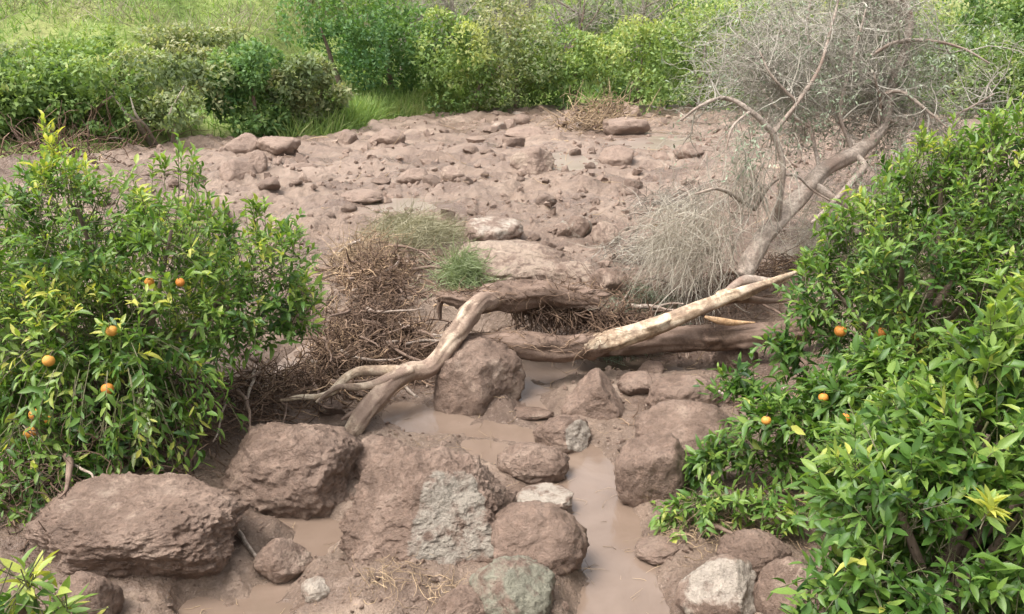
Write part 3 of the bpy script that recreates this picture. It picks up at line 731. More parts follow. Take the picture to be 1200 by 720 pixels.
def citrus(name, label, base_pt, lobes, nshoot, leaf_len, mat, oranges=(), tint=0.40, sprigs=(), droopy=None, leaf_parts=300, stem_limbs=None, yellow=0.05, cat="tree", inner=0.25, twigs=True, fork=0.45):
    org = np.array(base_pt, float)
    T = root_empty(name, org, label, cat)
    cs = np.array([l[0] for l in lobes]); top = cs.mean(0)
    fk = org + (top - org) * np.array([.35, .35, fork])
    limb(T, "trunk", [org - np.array([0, 0, .15]), org + (fk - org) * .5 + np.array([.04, 0, 0]), fk], [.085, .07, .06], M_CITBARK, org, n=20, sides=10)
    for i, (c, r) in enumerate(lobes[:(stem_limbs or 9)]):
        m = fk * .5 + c * .5 + np.array([R.uniform(-.08, .08), R.uniform(-.08, .08), -.06])
        limb(T, "limb", [fk - np.array([0, 0, .03]), m, c + (c - fk) * .12], [.042, .026, .010], M_CITBARK, org, n=14, sides=7, seed=i + 3)
    L = Leaves(); stems = []
    p, d, k = on_lobes(lobes, nshoot, inner=inner)
    ln = fbm(p * 2.3, 3, 5)
    gap = fbm(p * 3.7 + 11, 2, 8) > -0.52                         # holes in the crown
    p, d, ln = p[gap], d[gap], ln[gap]; N = len(p)
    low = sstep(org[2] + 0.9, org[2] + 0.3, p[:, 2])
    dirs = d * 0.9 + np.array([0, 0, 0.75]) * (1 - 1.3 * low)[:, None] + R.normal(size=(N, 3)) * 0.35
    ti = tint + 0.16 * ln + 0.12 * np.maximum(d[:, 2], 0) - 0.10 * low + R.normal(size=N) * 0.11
    ye = R.uniform(size=N) < yellow; ti = np.where(ye, ti + 0.32, ti)
    shoots(L, p - nrm(dirs) * 0.12, dirs, R.uniform(.13, .26, N), 9, leaf_len, ti, 0.15, stems)
    if droopy is not None:                                        # tired hanging shoots low on the crown
        dl, nd = droopy
        p2, d2, _ = on_lobes(dl, nd); n2 = len(p2)
        shoots(L, p2, d2 * .7 + np.array([0, 0, -.7]), R.uniform(.15, .3, n2), 9, leaf_len * 1.05, np.clip(.55 + R.normal(size=n2) * .2, 0, .9), 0.5, stems)
    for (u, v, Y, hgt, n, tt) in sprigs:                          # upright young shoots
        c = W(u, v, Y); n2 = n
        b = c + R.normal(size=(n2, 3)) * np.array([.035, .035, .02])
        shoots(L, b, np.array([[0, 0, 1.0]]) + R.normal(size=(n2, 3)) * .22, np.full(n2, hgt) * R.uniform(.6, 1.1, n2), 12, leaf_len * .95, tt + R.normal(size=n2) * .06, 0.0, stems, .8)
    L.cat()
    vis = L.visible_largest(leaf_parts)
    sel = np.ones(len(L.p), bool); sel[vis] = False
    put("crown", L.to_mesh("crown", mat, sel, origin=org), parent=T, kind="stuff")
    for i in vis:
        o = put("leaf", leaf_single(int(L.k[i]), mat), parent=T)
        m = Matrix.Identity(4)
        for r_ in range(3):
            for c_ in range(3): m[r_][c_] = L.M[i][r_][c_]
            m[r_][3] = L.p[i][r_] - org[r_]
        o.matrix_local = m
        o["tint"] = float(L.t[i])
    pa = np.concatenate([s[0] for s in stems]); ra = np.concatenate([s[1] for s in stems])
    if twigs:
        # grey-brown inner twigs
        pi, di, _ = on_lobes(lobes, 120, inner=.7); pw = walk(pi - di * .25, di + R.normal(size=pi.shape) * .6, R.uniform(.2, .5, len(pi)), 3, .25)
        pa = np.concatenate([pa, pw]); ra = np.concatenate([ra, taper(len(pw), 3, .006, .4)])
    V, F = tubes(pa, ra, 3)
    put("twigs", mesh("twigs", V - org, F, M_STEM, attrs={"tint": np.repeat(R.uniform(0, 1, len(pa)), 9)}), parent=T, kind="stuff")
    for (u, v, Y, rr) in oranges:
        c = W(u, v, Y + .2); o = put("orange", orange_mesh(), parent=T, loc=c - org); o.scale = (rr,) * 3; o.rotation_euler = (R.uniform(-.5, .5), R.uniform(-.5, .5), 0)
        put("stalk", stalk_mesh(), parent=o)
    return T

# left orange tree
LY = 5.9
left_lobes = [lobe(95, 265, LY, 95, 75), lobe(195, 290, LY + .1, 85, 70), lobe(300, 312, LY + .2, 66, 56), lobe(60, 375, LY - .2, 90, 70), lobe(165, 375, LY - .2, 90, 65),
              lobe(255, 370, LY, 70, 50), lobe(40, 470, LY - .3, 70, 70), lobe(115, 460, LY - .3, 75, 50), lobe(15, 560, LY - .3, 45, 45), lobe(335, 355, LY + .2, 38, 42),
              lobe(-40, 300, LY, 90, 80), lobe(-130, 400, LY, 110, 100), lobe(-50, 520, LY - .2, 80, 70), lobe(60, 215, LY + .3, 45, 35), lobe(60, 555, 4.95, 55, 38), lobe(0, 605, 4.75, 45, 36), lobe(125, 515, 5.25, 48, 28), lobe(-60, 600, 4.9, 60, 50), lobe(-60, 420, LY + .9, 150, 110), lobe(150, 330, LY + .9, 140, 90)]
citrus("orange_tree", "big leafy orange tree with hanging oranges beside the flat-topped boulder", (-2.75, 6.3, .25), left_lobes, 3700, .078, M_LEAF,
       oranges=[(175, 331, LY - .54, .032), (211, 331, LY - .52, .030), (131, 388, LY - .78, .036), (57, 423, LY - .92, .038), (126, 456, LY - .86, .04), (41, 486, LY - .98, .038), (36, 508, LY - .98, .044), (58, 493, LY - .9, .03)],
       sprigs=[(62, 195, LY, .30, 7, .88), (48, 225, LY - .1, .22, 6, .8), (182, 205, LY, .16, 3, .75), (218, 215, LY - .05, .30, 4, .62), (228, 230, LY, .22, 4, .5), (300, 262, LY, .15, 5, .6), (345, 285, LY, .14, 5, .5)],
       droopy=([lobe(150, 485, 5.35, 60, 36), lobe(30, 540, 5.0, 50, 50), lobe(120, 440, LY - .45, 120, 50), lobe(50, 590, 4.8, 40, 28)], 260), tint=.51, yellow=.06)
# right orange trees
RY = 5.7
right_lobes = [lobe(1060, 300, RY, 100, 80), lobe(1150, 235, RY + .1, 85, 65), lobe(985, 345, RY, 52, 55), lobe(1040, 395, RY - .15, 75, 60), lobe(1130, 350, RY - .2, 90, 70),
               lobe(1215, 300, RY, 90, 100), lobe(1300, 330, RY + .2, 110, 120), lobe(1180, 175, RY + .3, 55, 38), lobe(1100, 215, RY + .2, 62, 45), lobe(1240, 420, RY, 100, 80), lobe(1160, 330, RY + .9, 160, 110), lobe(1010, 280, RY + .1, 45, 38)]
citrus("orange_tree", "rounded orange tree next to the dead grey tree, one bright orange at its foot", (2.75, 6.1, .45), right_lobes, 3400, .072, M_LEAF,
       oranges=[(985, 388, RY - .45, .040), (1033, 390, RY - .50, .034), (1072, 394, RY - .5, .034)],
       sprigs=[(1075, 185, RY, .16, 5, .78), (1100, 178, RY + .1, .16, 4, .82), (1165, 165, RY, .15, 6, .6), (1200, 150, RY, .16, 5, .55), (945, 325, RY, .12, 4, .6)], tint=.43, yellow=.01)
NY = 3.25
near_lobes = [lobe(1100, 560, NY + .5, 120, 90), lobe(1180, 680, NY + .5, 150, 100), lobe(1055, 600, NY, 85, 70), lobe(1150, 530, NY + .05, 80, 70), lobe(1010, 690, NY - .1, 62, 60), lobe(1115, 690, NY - .2, 110, 80), lobe(1185, 610, NY - .1, 90, 80),
              lobe(1165, 430, NY + .25, 42, 55), lobe(1250, 540, NY, 100, 120), lobe(1260, 680, NY - .1, 120, 110), lobe(1010, 560, NY + .2, 48, 42), lobe(1090, 490, NY + .35, 60, 42), lobe(1220, 430, NY + .3, 50, 60), lobe(1130, 780, NY - .2, 140, 90), lobe(1000, 770, NY - .2, 70, 60)]
citrus("orange_bush", "near orange bush with large glossy leaves and a yellow sprig, closest to the viewer", (1.75, 3.35, .35), near_lobes, 2700, .086, M_LEAF, oranges=[],
       sprigs=[(1150, 605, NY - .34, .06, 3, .9), (1165, 395, NY + .2, .14, 5, .72), (1150, 440, NY + .1, .12, 4, .70), (1190, 360, NY + .3, .12, 4, .70)], tint=.46, yellow=.005, inner=.3)
# seedling with pale young leaves, bottom left
citrus("citrus_shoot", "light green young citrus shoots poking up at the corner", (-1.72, 3.05, .42), [lobe(22, 700, 3.05, 34, 36), lobe(-45, 745, 3.05, 50, 50), lobe(78, 725, 3.05, 16, 30)], 70, .092, M_LEAF, tint=.70, yellow=.15, cat="shrub", leaf_parts=120, stem_limbs=3, twigs=False, fork=.6)
# low broken sprays lying on the mud in front of the right trees
SPR = []
def spray(label, pts, Y, nsh, tint, leaf=.095, mat=M_LEAF, droop=.25, parts=90, group=None):
    P = np.array([W(u, v, y) for (u, v), y in zip(pts, Y)])
    org = P[0].copy()
    T = root_empty("citrus_spray", org, label, "branch", group); SPR.append(T)
    put("stem", log_mesh("stem", [p - org for p in P], np.linspace(.014, .005, len(P)), M_CITBARK, n=20, sides=6), parent=T)
    c = catmull(P, 60); i = R.integers(8, 60, nsh)
    L = Leaves(); st = []
    d = nrm(np.gradient(c, axis=0))[i] * .8 + R.normal(size=(nsh, 3)) * .55 + np.array([0, -.15, .25])
    shoots(L, c[i] + R.normal(size=(nsh, 3)) * .03, d, R.uniform(.12, .24, nsh), 8, leaf, tint + R.normal(size=nsh) * .1, droop, st)
    L.cat(); L.p[:, 2] = np.maximum(L.p[:, 2], mud(L.p[:, 0], L.p[:, 1], False) + .03)
    vis = L.visible_largest(parts); sel = np.ones(len(L.p), bool); sel[vis] = False
    put("foliage", L.to_mesh("foliage", mat, sel, origin=org), parent=T, kind="stuff")
    for i in vis:
        o = put("leaf", leaf_single(int(L.k[i]), mat), parent=T); m = Matrix.Identity(4)
        for r_ in range(3):
            for c_ in range(3): m[r_][c_] = L.M[i][r_][c_]
            m[r_][3] = L.p[i][r_] - org[r_]
        o.matrix_local = m; o["tint"] = float(L.t[i])
    V, F = tubes(st[0][0], st[0][1], 3)
    put("twigs", mesh("twigs", V - org, F, M_STEM, attrs={"tint": np.full(len(V), .5)}), parent=T, kind="stuff")
spray("leafy orange spray standing at the end of the horizontal log", [(985, 520), (960, 470), (930, 420), (925, 405)], [5.9, 6.0, 6.1, 6.1], 49, .36)
spray("drooping green orange spray reaching over the streaked boulder", [(990, 540), (940, 490), (890, 465), (860, 450)], [5.5, 5.6, 5.7, 5.75], 57, .34)
spray("pale leafed orange spray hanging over the blocky boulder", [(1000, 580), (930, 540), (860, 530), (815, 545)], [5.0, 5.15, 5.3, 5.35], 83, .46)
spray("orange spray with yellowing leaves spreading toward the near bush", [(1040, 560), (990, 520), (930, 500), (890, 495)], [4.7, 4.9, 5.1, 5.2], 87, .44)
spray("limp citrus spray lowest on the bank, just above the reddish boulder", [(980, 630), (920, 600), (850, 590), (790, 600)], [4.6, 4.75, 4.9, 4.95], 76, .55, .08, M_LEAF, .45)
spray("bushy citrus spray filling the gap between the two right orange trees", [(1120, 560), (1060, 500), (1000, 470), (970, 460)], [4.6, 4.8, 5.0, 5.1], 133, .42)
spray("upright bushy citrus spray behind the near orange bush", [(1120, 540), (1080, 490), (1040, 450), (1030, 430)], [4.2, 4.4, 4.6, 4.7], 104, .48)
for T_, u, v, y in ((SPR[3], 898, 493, 5.0), (SPR[5], 965, 466, 4.95), (SPR[5], 990, 490, 4.7)):
    o = put("orange", orange_mesh(), parent=T_, loc=W(u, v, y) - np.array(T_.location)); o.scale = (.03, .03, .028); put("stalk", stalk_mesh(), parent=o)
spray("dusty leaf spray drooping from the orange tree onto the flat-topped boulder", [(40, 520), (70, 570), (60, 610), (50, 640)], [5.35, 5.25, 5.15, 5.1], 34, .55, .075, M_LEAFOLD, .5, 60)
spray("dusty hanging citrus spray above the muddy roots", [(170, 440), (160, 480), (150, 520), (145, 545)], [5.45, 5.35, 5.3, 5.3], 30, .6, .08, M_LEAFOLD, .6, 60)

# ------------------------------------------------------------------ fallen wood
T = root_empty("fallen_tree", G(600, 440, 0), "fallen muddy tree whose bark ends where a long pale debarked limb slants up", "log"); o0 = np.array(T.location)
A = [W(548, 404, 7.25), W(600, 405, 7.3), W(650, 409, 7.36), W(690, 405, 7.42), W(712, 399, 7.45)]
limb(T, "trunk", A, [.115, .118, .120, .105, .085], M_BARK, o0, n=110, sides=40, rough=.12, seed=4, fine=.12, wob=.1)
B = [W(650, 410, 7.38), W(690, 404.5, 7.41), W(760, 386, 7.5), W(830, 358, 7.65), W(870, 342, 7.75), W(905, 330, 7.85), W(934, 319, 7.95)]
limb(T, "limb", B, [.05, .088, .080, .064, .052, .038, .014], M_PALE, o0, n=160, sides=32, rough=.13, seed=8, fine=.08, wob=.12)
limb(T, "splinter", [W(835, 358, 7.8), W(868, 330, 7.9), W(900, 330, 7.95), W(932, 322, 8.0)], [.03, .045, .035, .012], M_DEAD, o0, n=30, sides=9, seed=12, rough=.3)
limb(T, "splinter", [W(800, 368, 7.75), W(860, 352, 7.85), W(930, 352, 7.95)], [.045, .04, .015], M_BARK, o0, n=30, sides=9, seed=13, rough=.3)
limb(T, "splinter", [W(826, 371, 7.58), W(845, 376, 7.6), W(862, 378, 7.65), W(885, 378, 7.7)], [.012, .032, .026, .006], M_SPLINT, o0, n=24, sides=9, seed=14, rough=.25)
c0 = G(840, 430, 0)
put("log", log_mesh("log", [p - c0 for p in (W(672, 408, 7.75), W(740, 402, 7.75), W(830, 396, 7.75), W(920, 389, 7.8), W(985, 384, 7.8))], [.09, .112, .118, .108, .08], M_BARK, n=160, sides=40, rough=.10, seed=5, fine=.12, wob=.06), loc=c0, label="dark muddy log lying level behind the pale limb, over the hollow", cat="log")

T = root_empty("uprooted_tree", G(560, 380, .36), "bent uprooted tree with patchy pale bark arching over the angular boulder", "log"); o0 = np.array(T.location)
limb(T, "trunk", [W(398, 530, 6.15), W(415, 503, 6.3), W(436, 474, 6.5), W(466, 444, 6.75), W(508, 428, 6.95), W(534, 392, 7.08), W(556, 360, 7.3), W(575, 352, 7.5), W(600, 352, 7.7)], [.05, .068, .075, .08, .074, .08, .084, .078, .05], M_PATCH, o0, n=190, sides=32, rough=.17, seed=21, fine=.09)
limb(T, "limb", [W(514, 347, 7.75), W(545, 350, 7.6), W(590, 349, 7.6), W(640, 346, 7.75), W(700, 354, 7.95)], [.045, .08, .10, .09, .04], M_BARK, o0, n=100, sides=30, rough=.28, seed=22, fine=.12)
P, F, b = rock_geo(777, 5, (), 0.0, 2.0)
put("shade_clod", mesh("shade_clod", P * (1 + .25 * fbm(P * 3, 3, 4))[:, None] * np.array([.58, .30, .10]) + W(628, 345, 8.05) - o0, F, M_BARK, attrs={"bare": b}), parent=T)["stone"] = TAN  # squashed lump added as a roof so the cavity below goes dark
limb(T, "root", [W(472, 440, 6.78), W(440, 434, 6.75), W(410, 441, 6.65), W(385, 462, 6.5), W(350, 467, 6.42), W(325, 470, 6.4)], [.06, .045, .036, .03, .022, .01], M_PALE, o0, n=60, sides=10, rough=.3, seed=23)
limb(T, "root", [W(480, 436, 6.8), W(450, 448, 6.65), W(420, 454, 6.55), W(395, 454, 6.5), W(370, 472, 6.4)], [.06, .045, .03, .022, .012], M_PATCH, o0, n=50, sides=10, rough=.3, seed=24)
limb(T, "root", [W(518, 348, 7.75), W(515, 362, 7.75), W(516, 374, 7.75)], [.04, .025, .016], M_BARK, o0, n=16, sides=9, seed=25)
limb(T, "root", [W(450, 466, 6.6), W(425, 478, 6.5), W(400, 492, 6.4)], [.05, .03, .01], M_BARK, o0, n=20, sides=9, seed=26)
# root fringe hanging below the upper limb
n = 900; u = R.uniform(600, 770, n); p0 = np.array([W(a, 352 + (a - 560) * .12 + R.uniform(-6, 10), 7.75 + (a - 560) * .0016 + R.uniform(-.1, .3)) for a in u])
pw = walk(p0, np.stack([R.normal(.4, .5, n), R.normal(-.5, .4, n), R.normal(-.15, .5, n)], 1), R.uniform(.1, .4, n), 7, .35, .12)
V, F = tubes(pw, taper(n, 7, R.uniform(.003, .011, n), .3), 4)
put("fine_roots", mesh("fine_roots", V - o0, F, M_ROOT, attrs={"tint": np.repeat(R.uniform(0, .8, n), 28)}), parent=T, kind="stuff")
n = 150; u = R.uniform(640, 935, n); p0 = np.array([W(a, 412 - (a - 640) * .06, 7.76) for a in u])
pw = walk(p0, np.stack([R.normal(0, .35, n), R.normal(-.1, .3, n), R.normal(-.9, .3, n)], 1), R.uniform(.04, .17, n), 5, .25, .15)
V, F = tubes(pw, taper(n, 5, R.uniform(.002, .007, n), .3), 3)
put("hanging_roots", mesh("hanging_roots", V, F, M_ROOT, attrs={"tint": np.repeat(R.uniform(.1, .95, n), 15)}), label="thin roots hanging from the underside of the fallen trunk", cat="roots", kind="stuff")

def shag(parent, pts, rr, n, tint):
    o_ = np.array(parent.location); c = catmull([list(p) + [r] for p, r in zip(pts, rr)], 200); i = R.integers(3, 190, n)
    ax = nrm(np.gradient(c[:, :3], axis=0))[i]; rad = nrm(np.cross(ax, R.normal(size=(n, 3)))); rad[:, 2] = np.abs(rad[:, 2]) * .9
    pw = walk(c[i, :3] + rad * (c[i, 3] * R.uniform(.95, 1.1, n))[:, None], ax * R.choice([-1, 1], n)[:, None] + R.normal(size=(n, 3)) * .3 + rad * .12, R.uniform(.05, .26, n), 6, .2, .06)
    V, F = tubes(pw, taper(n, 6, R.uniform(.0018, .006, n), .3), 3)
    put("bark_fibres", mesh("bark_fibres", V - o_, F, M_ROOT, attrs={"tint": np.repeat(R.uniform(*tint, n), 18)}), parent=parent, kind="stuff")
shag(bpy.data.objects["fallen_tree"], A, [.115, .118, .120, .105, .085], 260, (.1, .95))
shag(bpy.data.objects["uprooted_tree"], [W(514, 347, 7.75), W(545, 350, 7.6), W(590, 349, 7.6), W(640, 346, 7.75), W(700, 354, 7.95)], [.045, .08, .10, .09, .06], 420, (.0, .9))
# half-buried logs near the left tree
for lab, pts, rr, mt, sd in (("half-buried brown log under the left orange tree", [W(180, 455, 6.2), W(225, 474, 6.25), W(280, 484, 6.4), W(345, 488, 6.55)], [.06, .065, .06, .04], M_BARK, 31),
                        ("slim forked stick propped on the flat-topped boulder", [W(168, 552, 5.5), W(195, 530, 5.6), W(215, 508, 5.75), W(240, 495, 5.9)], [.012, .016, .016, .012], M_BARK, 32),
                        ("straight brown stick under the left orange tree", [W(165, 506, 5.7), W(200, 505, 5.8), W(240, 498, 5.95)], [.018, .02, .016], M_BARK, 33),
                        ("thin bleached twig standing on the flat-topped boulder", [W(60, 675, 4.35), W(70, 640, 4.45), W(85, 622, 4.5)], [.006, .005, .003], M_PALE, 34),
                        ("short pale twig beside the bleached one", [W(66, 645, 4.4), W(69, 600, 4.4)], [.005, .003], M_PALE, 35)):
    c0 = pts[0]; put("stick" if sd > 31 else "log", log_mesh("log", [p - c0 for p in pts], rr, mt, n=40, sides=12, seed=sd, rough=.25), loc=c0, label=lab, cat="stick" if sd > 31 else "log")

# ------------------------------------------------------------------ tangled debris
def tangle(name, label, cat, spots, n, mat, L=(.15, .6), rad=(.002, .009), flow=(.6, -.5, .1), curl=.3, lift=.25, tint=(0, 1), sticks=0, ribbon=False, K=7):
    """spots: (u, v, z, spread_x, spread_y, height)"""
    w = np.array([s[3] * s[4] for s in spots]); k = R.choice(len(spots), n, p=w / w.sum())
    c = np.array([G(s[0], s[1], s[2]) for s in spots]); sx = np.array([s[3] for s in spots]); sy = np.array([s[4] for s in spots]); hz = np.array([s[5] for s in spots])
    x = c[k, 0] + R.normal(size=n) * sx[k] * .55; y = c[k, 1] + R.normal(size=n) * sy[k] * .55
    r2 = ((x - c[k, 0]) / sx[k]) ** 2 + ((y - c[k, 1]) / sy[k]) ** 2
    z = mud(x, y, False) + hz[k] * np.exp(-r2) * R.uniform(0, 1, n) + .01
    d = np.array(flow) + R.normal(size=(n, 3)) * np.array([.7, .7, lift])
    org = c[0]
    T = root_empty(name, org, label, cat)
    pw = walk(np.stack([x, y, z], 1), d, R.uniform(*L, n), K, curl, .03, floor=lambda a, b: mud(a, b, False))
    rr = R.uniform(rad[0], rad[1], n)
    if ribbon: V, F = ribbons(pw, taper(n, K, rr, .3)); m = 2 * K
    else: V, F = tubes(pw, taper(n, K, rr, .35), 3); m = 3 * K
    put("strands", mesh("strands", V - org, F, mat, attrs={"tint": np.repeat(np.clip(R.uniform(*tint, n) + .3 * fbm2(x, y, 3.5, 2, 66), 0, 1), m)}), parent=T, kind="stuff")
    for i in range(sticks):
        j = R.integers(0, n); q = walk(np.array([[x[j], y[j], z[j] + .04]]), nrm(d[j:j + 1] * np.array([[1, 1, .25]])), np.array([R.uniform(.35, .8)]), 8, .12, .02)[0]
        put("stick", log_mesh("stick", q - org, np.linspace(R.uniform(.010, .026), .006, 8), M_BARK if i % 3 else M_DEAD, n=22, sides=7, seed=i + 40, rough=.3), parent=T)
    return T
tangle("root_tangle", "big brown tangle of roots and sticks heaped left of the bent tree", "debris", [(430, 385, .3, .5, .7, .30), (390, 425, .22, .42, .45, .26), (470, 405, .28, .30, .35, .24), (345, 460, .15, .4, .3, .16), (440, 335, .42, .42, .9, .22), (480, 385, .3, .25, .3, .24)], 3400, M_ROOT, (.10, .42), (.002, .011), (.5, -.5, -.1), .45, .22, (0, 1), 40)
tangle("straw_heap", "light tan straw swept over the top of the root tangle", "debris", [(430, 303, .5, .36, .7, .22), (408, 312, .5, .26, .6, .2), (450, 312, .5, .22, .5, .18)], 550, M_STRAW, (.15, .5), (.002, .006), (.35, -.8, .05), .22, .3, (.2, 1), 6)
tangle("root_mat", "matted dark roots and twigs at the foot of the left orange tree", "debris", [(230, 500, .15, .5, .4, .3), (120, 560, .15, .5, .35, .3), (60, 600, .15, .4, .3, .25), (300, 480, .15, .35, .3, .25), (170, 530, .15, .4, .3, .25)], 1300, M_ROOT, (.1, .5), (.002, .008), (.5, -.6, .1), .33, .35, (0, .7), 16)
tangle("root_mat", "thin matted roots behind the fallen trunk under the dead grey tree", "debris", [(760, 346, .42, .45, .3, .12), (850, 342, .44, .35, .4, .2), (905, 330, .47, .35, .5, .25), (700, 346, .42, .35, .2, .1)], 900, M_ROOT, (.1, .45), (.002, .007), (.4, -.5, .1), .33, .3, (.1, .9), 10)
tangle("root_mat", "fibrous roots and twigs around the knobbly muddy lump", "debris", [(800, 470, .1, .22, .2, .12), (770, 500, .05, .2, .15, .06), (860, 460, .12, .25, .25, .12), (690, 480, .03, .15, .1, .04)], 380, M_ROOT, (.06, .25), (.0015, .005), (.3, -.4, 0), .33, .25, (.2, 1), 4)
tangle("root_mat", "pale straw and twigs on the bank among the low citrus sprays", "debris", [(850, 600, .12, .3, .25, .10), (900, 560, .2, .3, .3, .15), (820, 620, .05, .25, .2, .05), (960, 440, .4, .3, .3, .2), (940, 600, .2, .3, .2, .1)], 620, M_STRAW, (.06, .28), (.0015, .005), (.3, -.5, 0), .3, .25, (0, .9), 4)
for lab, sp, n in (("grass strands washed over the muddy boulder below the grey-faced one", [(640, 625, .22, .12, .10, .06)], 90),
                   ("wisps of straw on the squat muddy boulder", [(445, 540, .2, .12, .06, .05)], 40),
                   ("straw and mud crumbs under the grey-faced boulder", [(450, 690, .08, .22, .12, .05), (520, 700, .08, .12, .1, .04)], 130),
                   ("straw washed up beside the low pinkish stone", [(780, 630, .03, .14, .1, .03)], 60)):
    tangle("straw_wisp", lab, "debris", sp, n, M_STRAW, (.05, .22), (.001, .0035), (.5, -.4, 0), .3, .2, (.1, 1))
tangle("brush_heap", "far heap of dry brush at the upper rim of the mud", "debris", [(705, 146, .6, 1.0, .5, .7), (690, 150, .6, .7, .4, .4)], 320, M_STRAW, (.4, 1.3), (.006, .02), (.3, -.3, .3), .3, .5, (0, .9), 10)
tangle("brush_heap", "far dark brush and branches under the left shrubs", "debris", [(100, 178, .5, 1.2, .5, .6), (60, 192, .5, 1.0, .5, .5), (175, 165, .5, .8, .4, .5)], 420, M_ROOT, (.4, 1.2), (.006, .02), (.3, -.3, .3), .3, .5, (0, .9), 10)
tangle("brush_heap", "twiggy brush lying on the mud left of the dead grey tree", "debris", [(790, 250, .45, .6, .8, .3), (740, 300, .42, .4, .5, .2)], 500, M_TWIG, (.2, .8), (.002, .008), (.3, -.5, .1), .3, .4, (0, .7), 6)
# flattened grass clumps
M_TUFT = mat_leaf("dusty_grass", (.10, .14, .06), (.19, .24, .11), (.30, .35, .19), (.42, .45, .30), .3, .6, .25, (1.1, 1.15, .8))
tangle("grass_clump", "flattened olive grass clump combed over beside the straw heap", "grass clump", [(490, 292, .45, .38, .7, .36), (470, 276, .45, .40, .6, .32), (515, 275, .45, .25, .5, .2)], 3000, M_DRYGRASS, (.2, .5), (.002, .005), (.45, -.9, .1), .16, .3, (.0, .7), 0, True)
tangle("grass_clump", "fresh green grass clump lying behind the bent limb", "grass clump", [(543, 326, .45, .24, .26, .36)], 1500, M_TUFT, (.15, .36), (.002, .006), (.3, -.8, .3), .18, .4, (.2, .95), 0, True)

# ------------------------------------------------------------------ dead grey tree leaning over the logs
T = root_empty("dead_tree", W(872, 322, 8.5), "dead leaning tree with a cloud of grey bare twigs above the fallen trunk", "tree"); o0 = np.array(T.location)
TR = [W(868, 326, 8.4), W(880, 305, 8.5), W(903, 268, 8.7), W(935, 236, 8.9), W(962, 204, 9.1), W(1005, 178, 9.4), W(1035, 148, 9.6), W(1046, 100, 9.8), W(1058, 65, 10.0), W(1066, 20, 10.2), W(1050, -20, 10.3)]
limb(T, "trunk", TR, [.085, .092, .086, .074, .074, .072, .062, .05, .042, .035, .025], M_DEAD, o0, n=170, sides=26, rough=.14, seed=51, ref=(1, .2, .1), fine=.08)
LIMBS = [
 ([W(910, 268, 8.7), W(914, 230, 8.65), W(917, 190, 8.65), W(905, 158, 8.65), W(880, 130, 8.6), W(850, 115, 8.6), W(820, 125, 8.5), W(800, 140, 8.5)], [.05, .045, .042, .038, .034, .026, .018, .012]),
 ([W(950, 215, 9.0), W(975, 232, 8.95), W(1000, 243, 8.9), W(1015, 247, 8.9)], [.06, .055, .045, .03]),
 ([W(1000, 180, 9.35), W(1012, 195, 9.2), W(1000, 212, 9.0), W(975, 238, 8.8), W(950, 262, 8.7)], [.05, .05, .045, .035, .02]),
 ([W(885, 245, 8.75), W(862, 232, 8.6), W(840, 222, 8.5), W(815, 228, 8.4)], [.03, .028, .022, .015]),
 ([W(885, 245, 8.75), W(905, 215, 8.7), W(930, 205, 8.75), W(955, 225, 8.8), W(1000, 250, 8.8)], [.02, .02, .018, .016, .01]),
 ([W(1028, 150, 9.55), W(1032, 120, 9.5), W(1026, 95, 9.4), W(1024, 85, 9.4)], [.03, .022, .016, .008]),
 ([W(1030, 112, 9.6), W(1055, 108, 9.5), W(1080, 125, 9.4), W(1110, 150, 9.3)], [.028, .022, .018, .01]),
 ([W(1020, 65, 9.6), W(1050, 50, 9.7), W(1090, 48, 9.7), W(1130, 58, 9.6), W(1160, 75, 9.5)], [.02, .026, .024, .018, .01]),
 ([W(1066, 30, 10.2), W(1050, 10, 10.1), W(1030, -10, 10)], [.04, .03, .02]),
 ([W(905, 158, 8.65), W(935, 120, 8.8), W(960, 80, 9.0), W(975, 30, 9.2), W(985, -10, 9.3)], [.03, .026, .022, .018, .012]),
 ([W(935, 120, 8.8), W(905, 90, 8.8), W(890, 60, 8.9)], [.02, .016, .01]),
 ([W(1000, 180, 9.4), W(985, 130, 9.5), W(1000, 70, 9.7), W(1015, 10, 9.9)], [.03, .026, .02, .012]),
 ([W(1040, 140, 9.6), W(1085, 150, 9.7), W(1130, 130, 9.8), W(1165, 110, 9.9)], [.03, .024, .018, .01]),
 ([W(880, 130, 8.6), W(858, 150, 8.4), W(850, 180, 8.3)], [.02, .014, .008]),
 ([W(962, 204, 9.1), W(950, 150, 9.7), W(930, 90, 10.0), W(915, 30, 10.2)], [.03, .026, .02, .012]),
 ([W(1005, 178, 9.4), W(965, 110, 10.1), W(945, 40, 10.4), W(955, -20, 10.5)], [.03, .026, .02, .012]),
 ([W(950, 150, 9.7), W(905, 120, 9.9), W(880, 80, 10.1)], [.02, .016, .01]),
 ([W(965, 110, 10.1), W(1000, 60, 10.4), W(1010, 0, 10.5)], [.02, .016, .01]),
]
SEED, SDIR = [], []
for i, (pts, rr) in enumerate(LIMBS):
    limb(T, "limb", pts, np.array(rr) * .75, M_DEAD, o0, n=40, sides=9, rough=.2, seed=60 + i, ref=(1, .3, .2))
    c = catmull(pts, 40); SEED.append(c); SDIR.append(nrm(np.gradient(c, axis=0)))
c = catmull(TR, 60)[25:]; SEED.append(c); SDIR.append(nrm(np.gradient(c, axis=0)))
SEED, SDIR = np.concatenate(SEED), np.concatenate(SDIR)
su, sv, _ = proj(SEED)
ok = np.where((sv < 150) & ((su > 930) | (sv < 128)))[0]
def twig_gen(n, src, sdir, L, r, K, curl, grav, out=.9, back=0.0):
    i = R.integers(0, len(src), n)
    d = sdir[i] * .6 + R.normal(size=(n, 3)) * out + np.array([0, back, 0])
    return walk(src[i] + R.normal(size=(n, 3)) * .01, d, R.uniform(*L, n), K, curl, grav), taper(n, K, R.uniform(*r, n), .3)
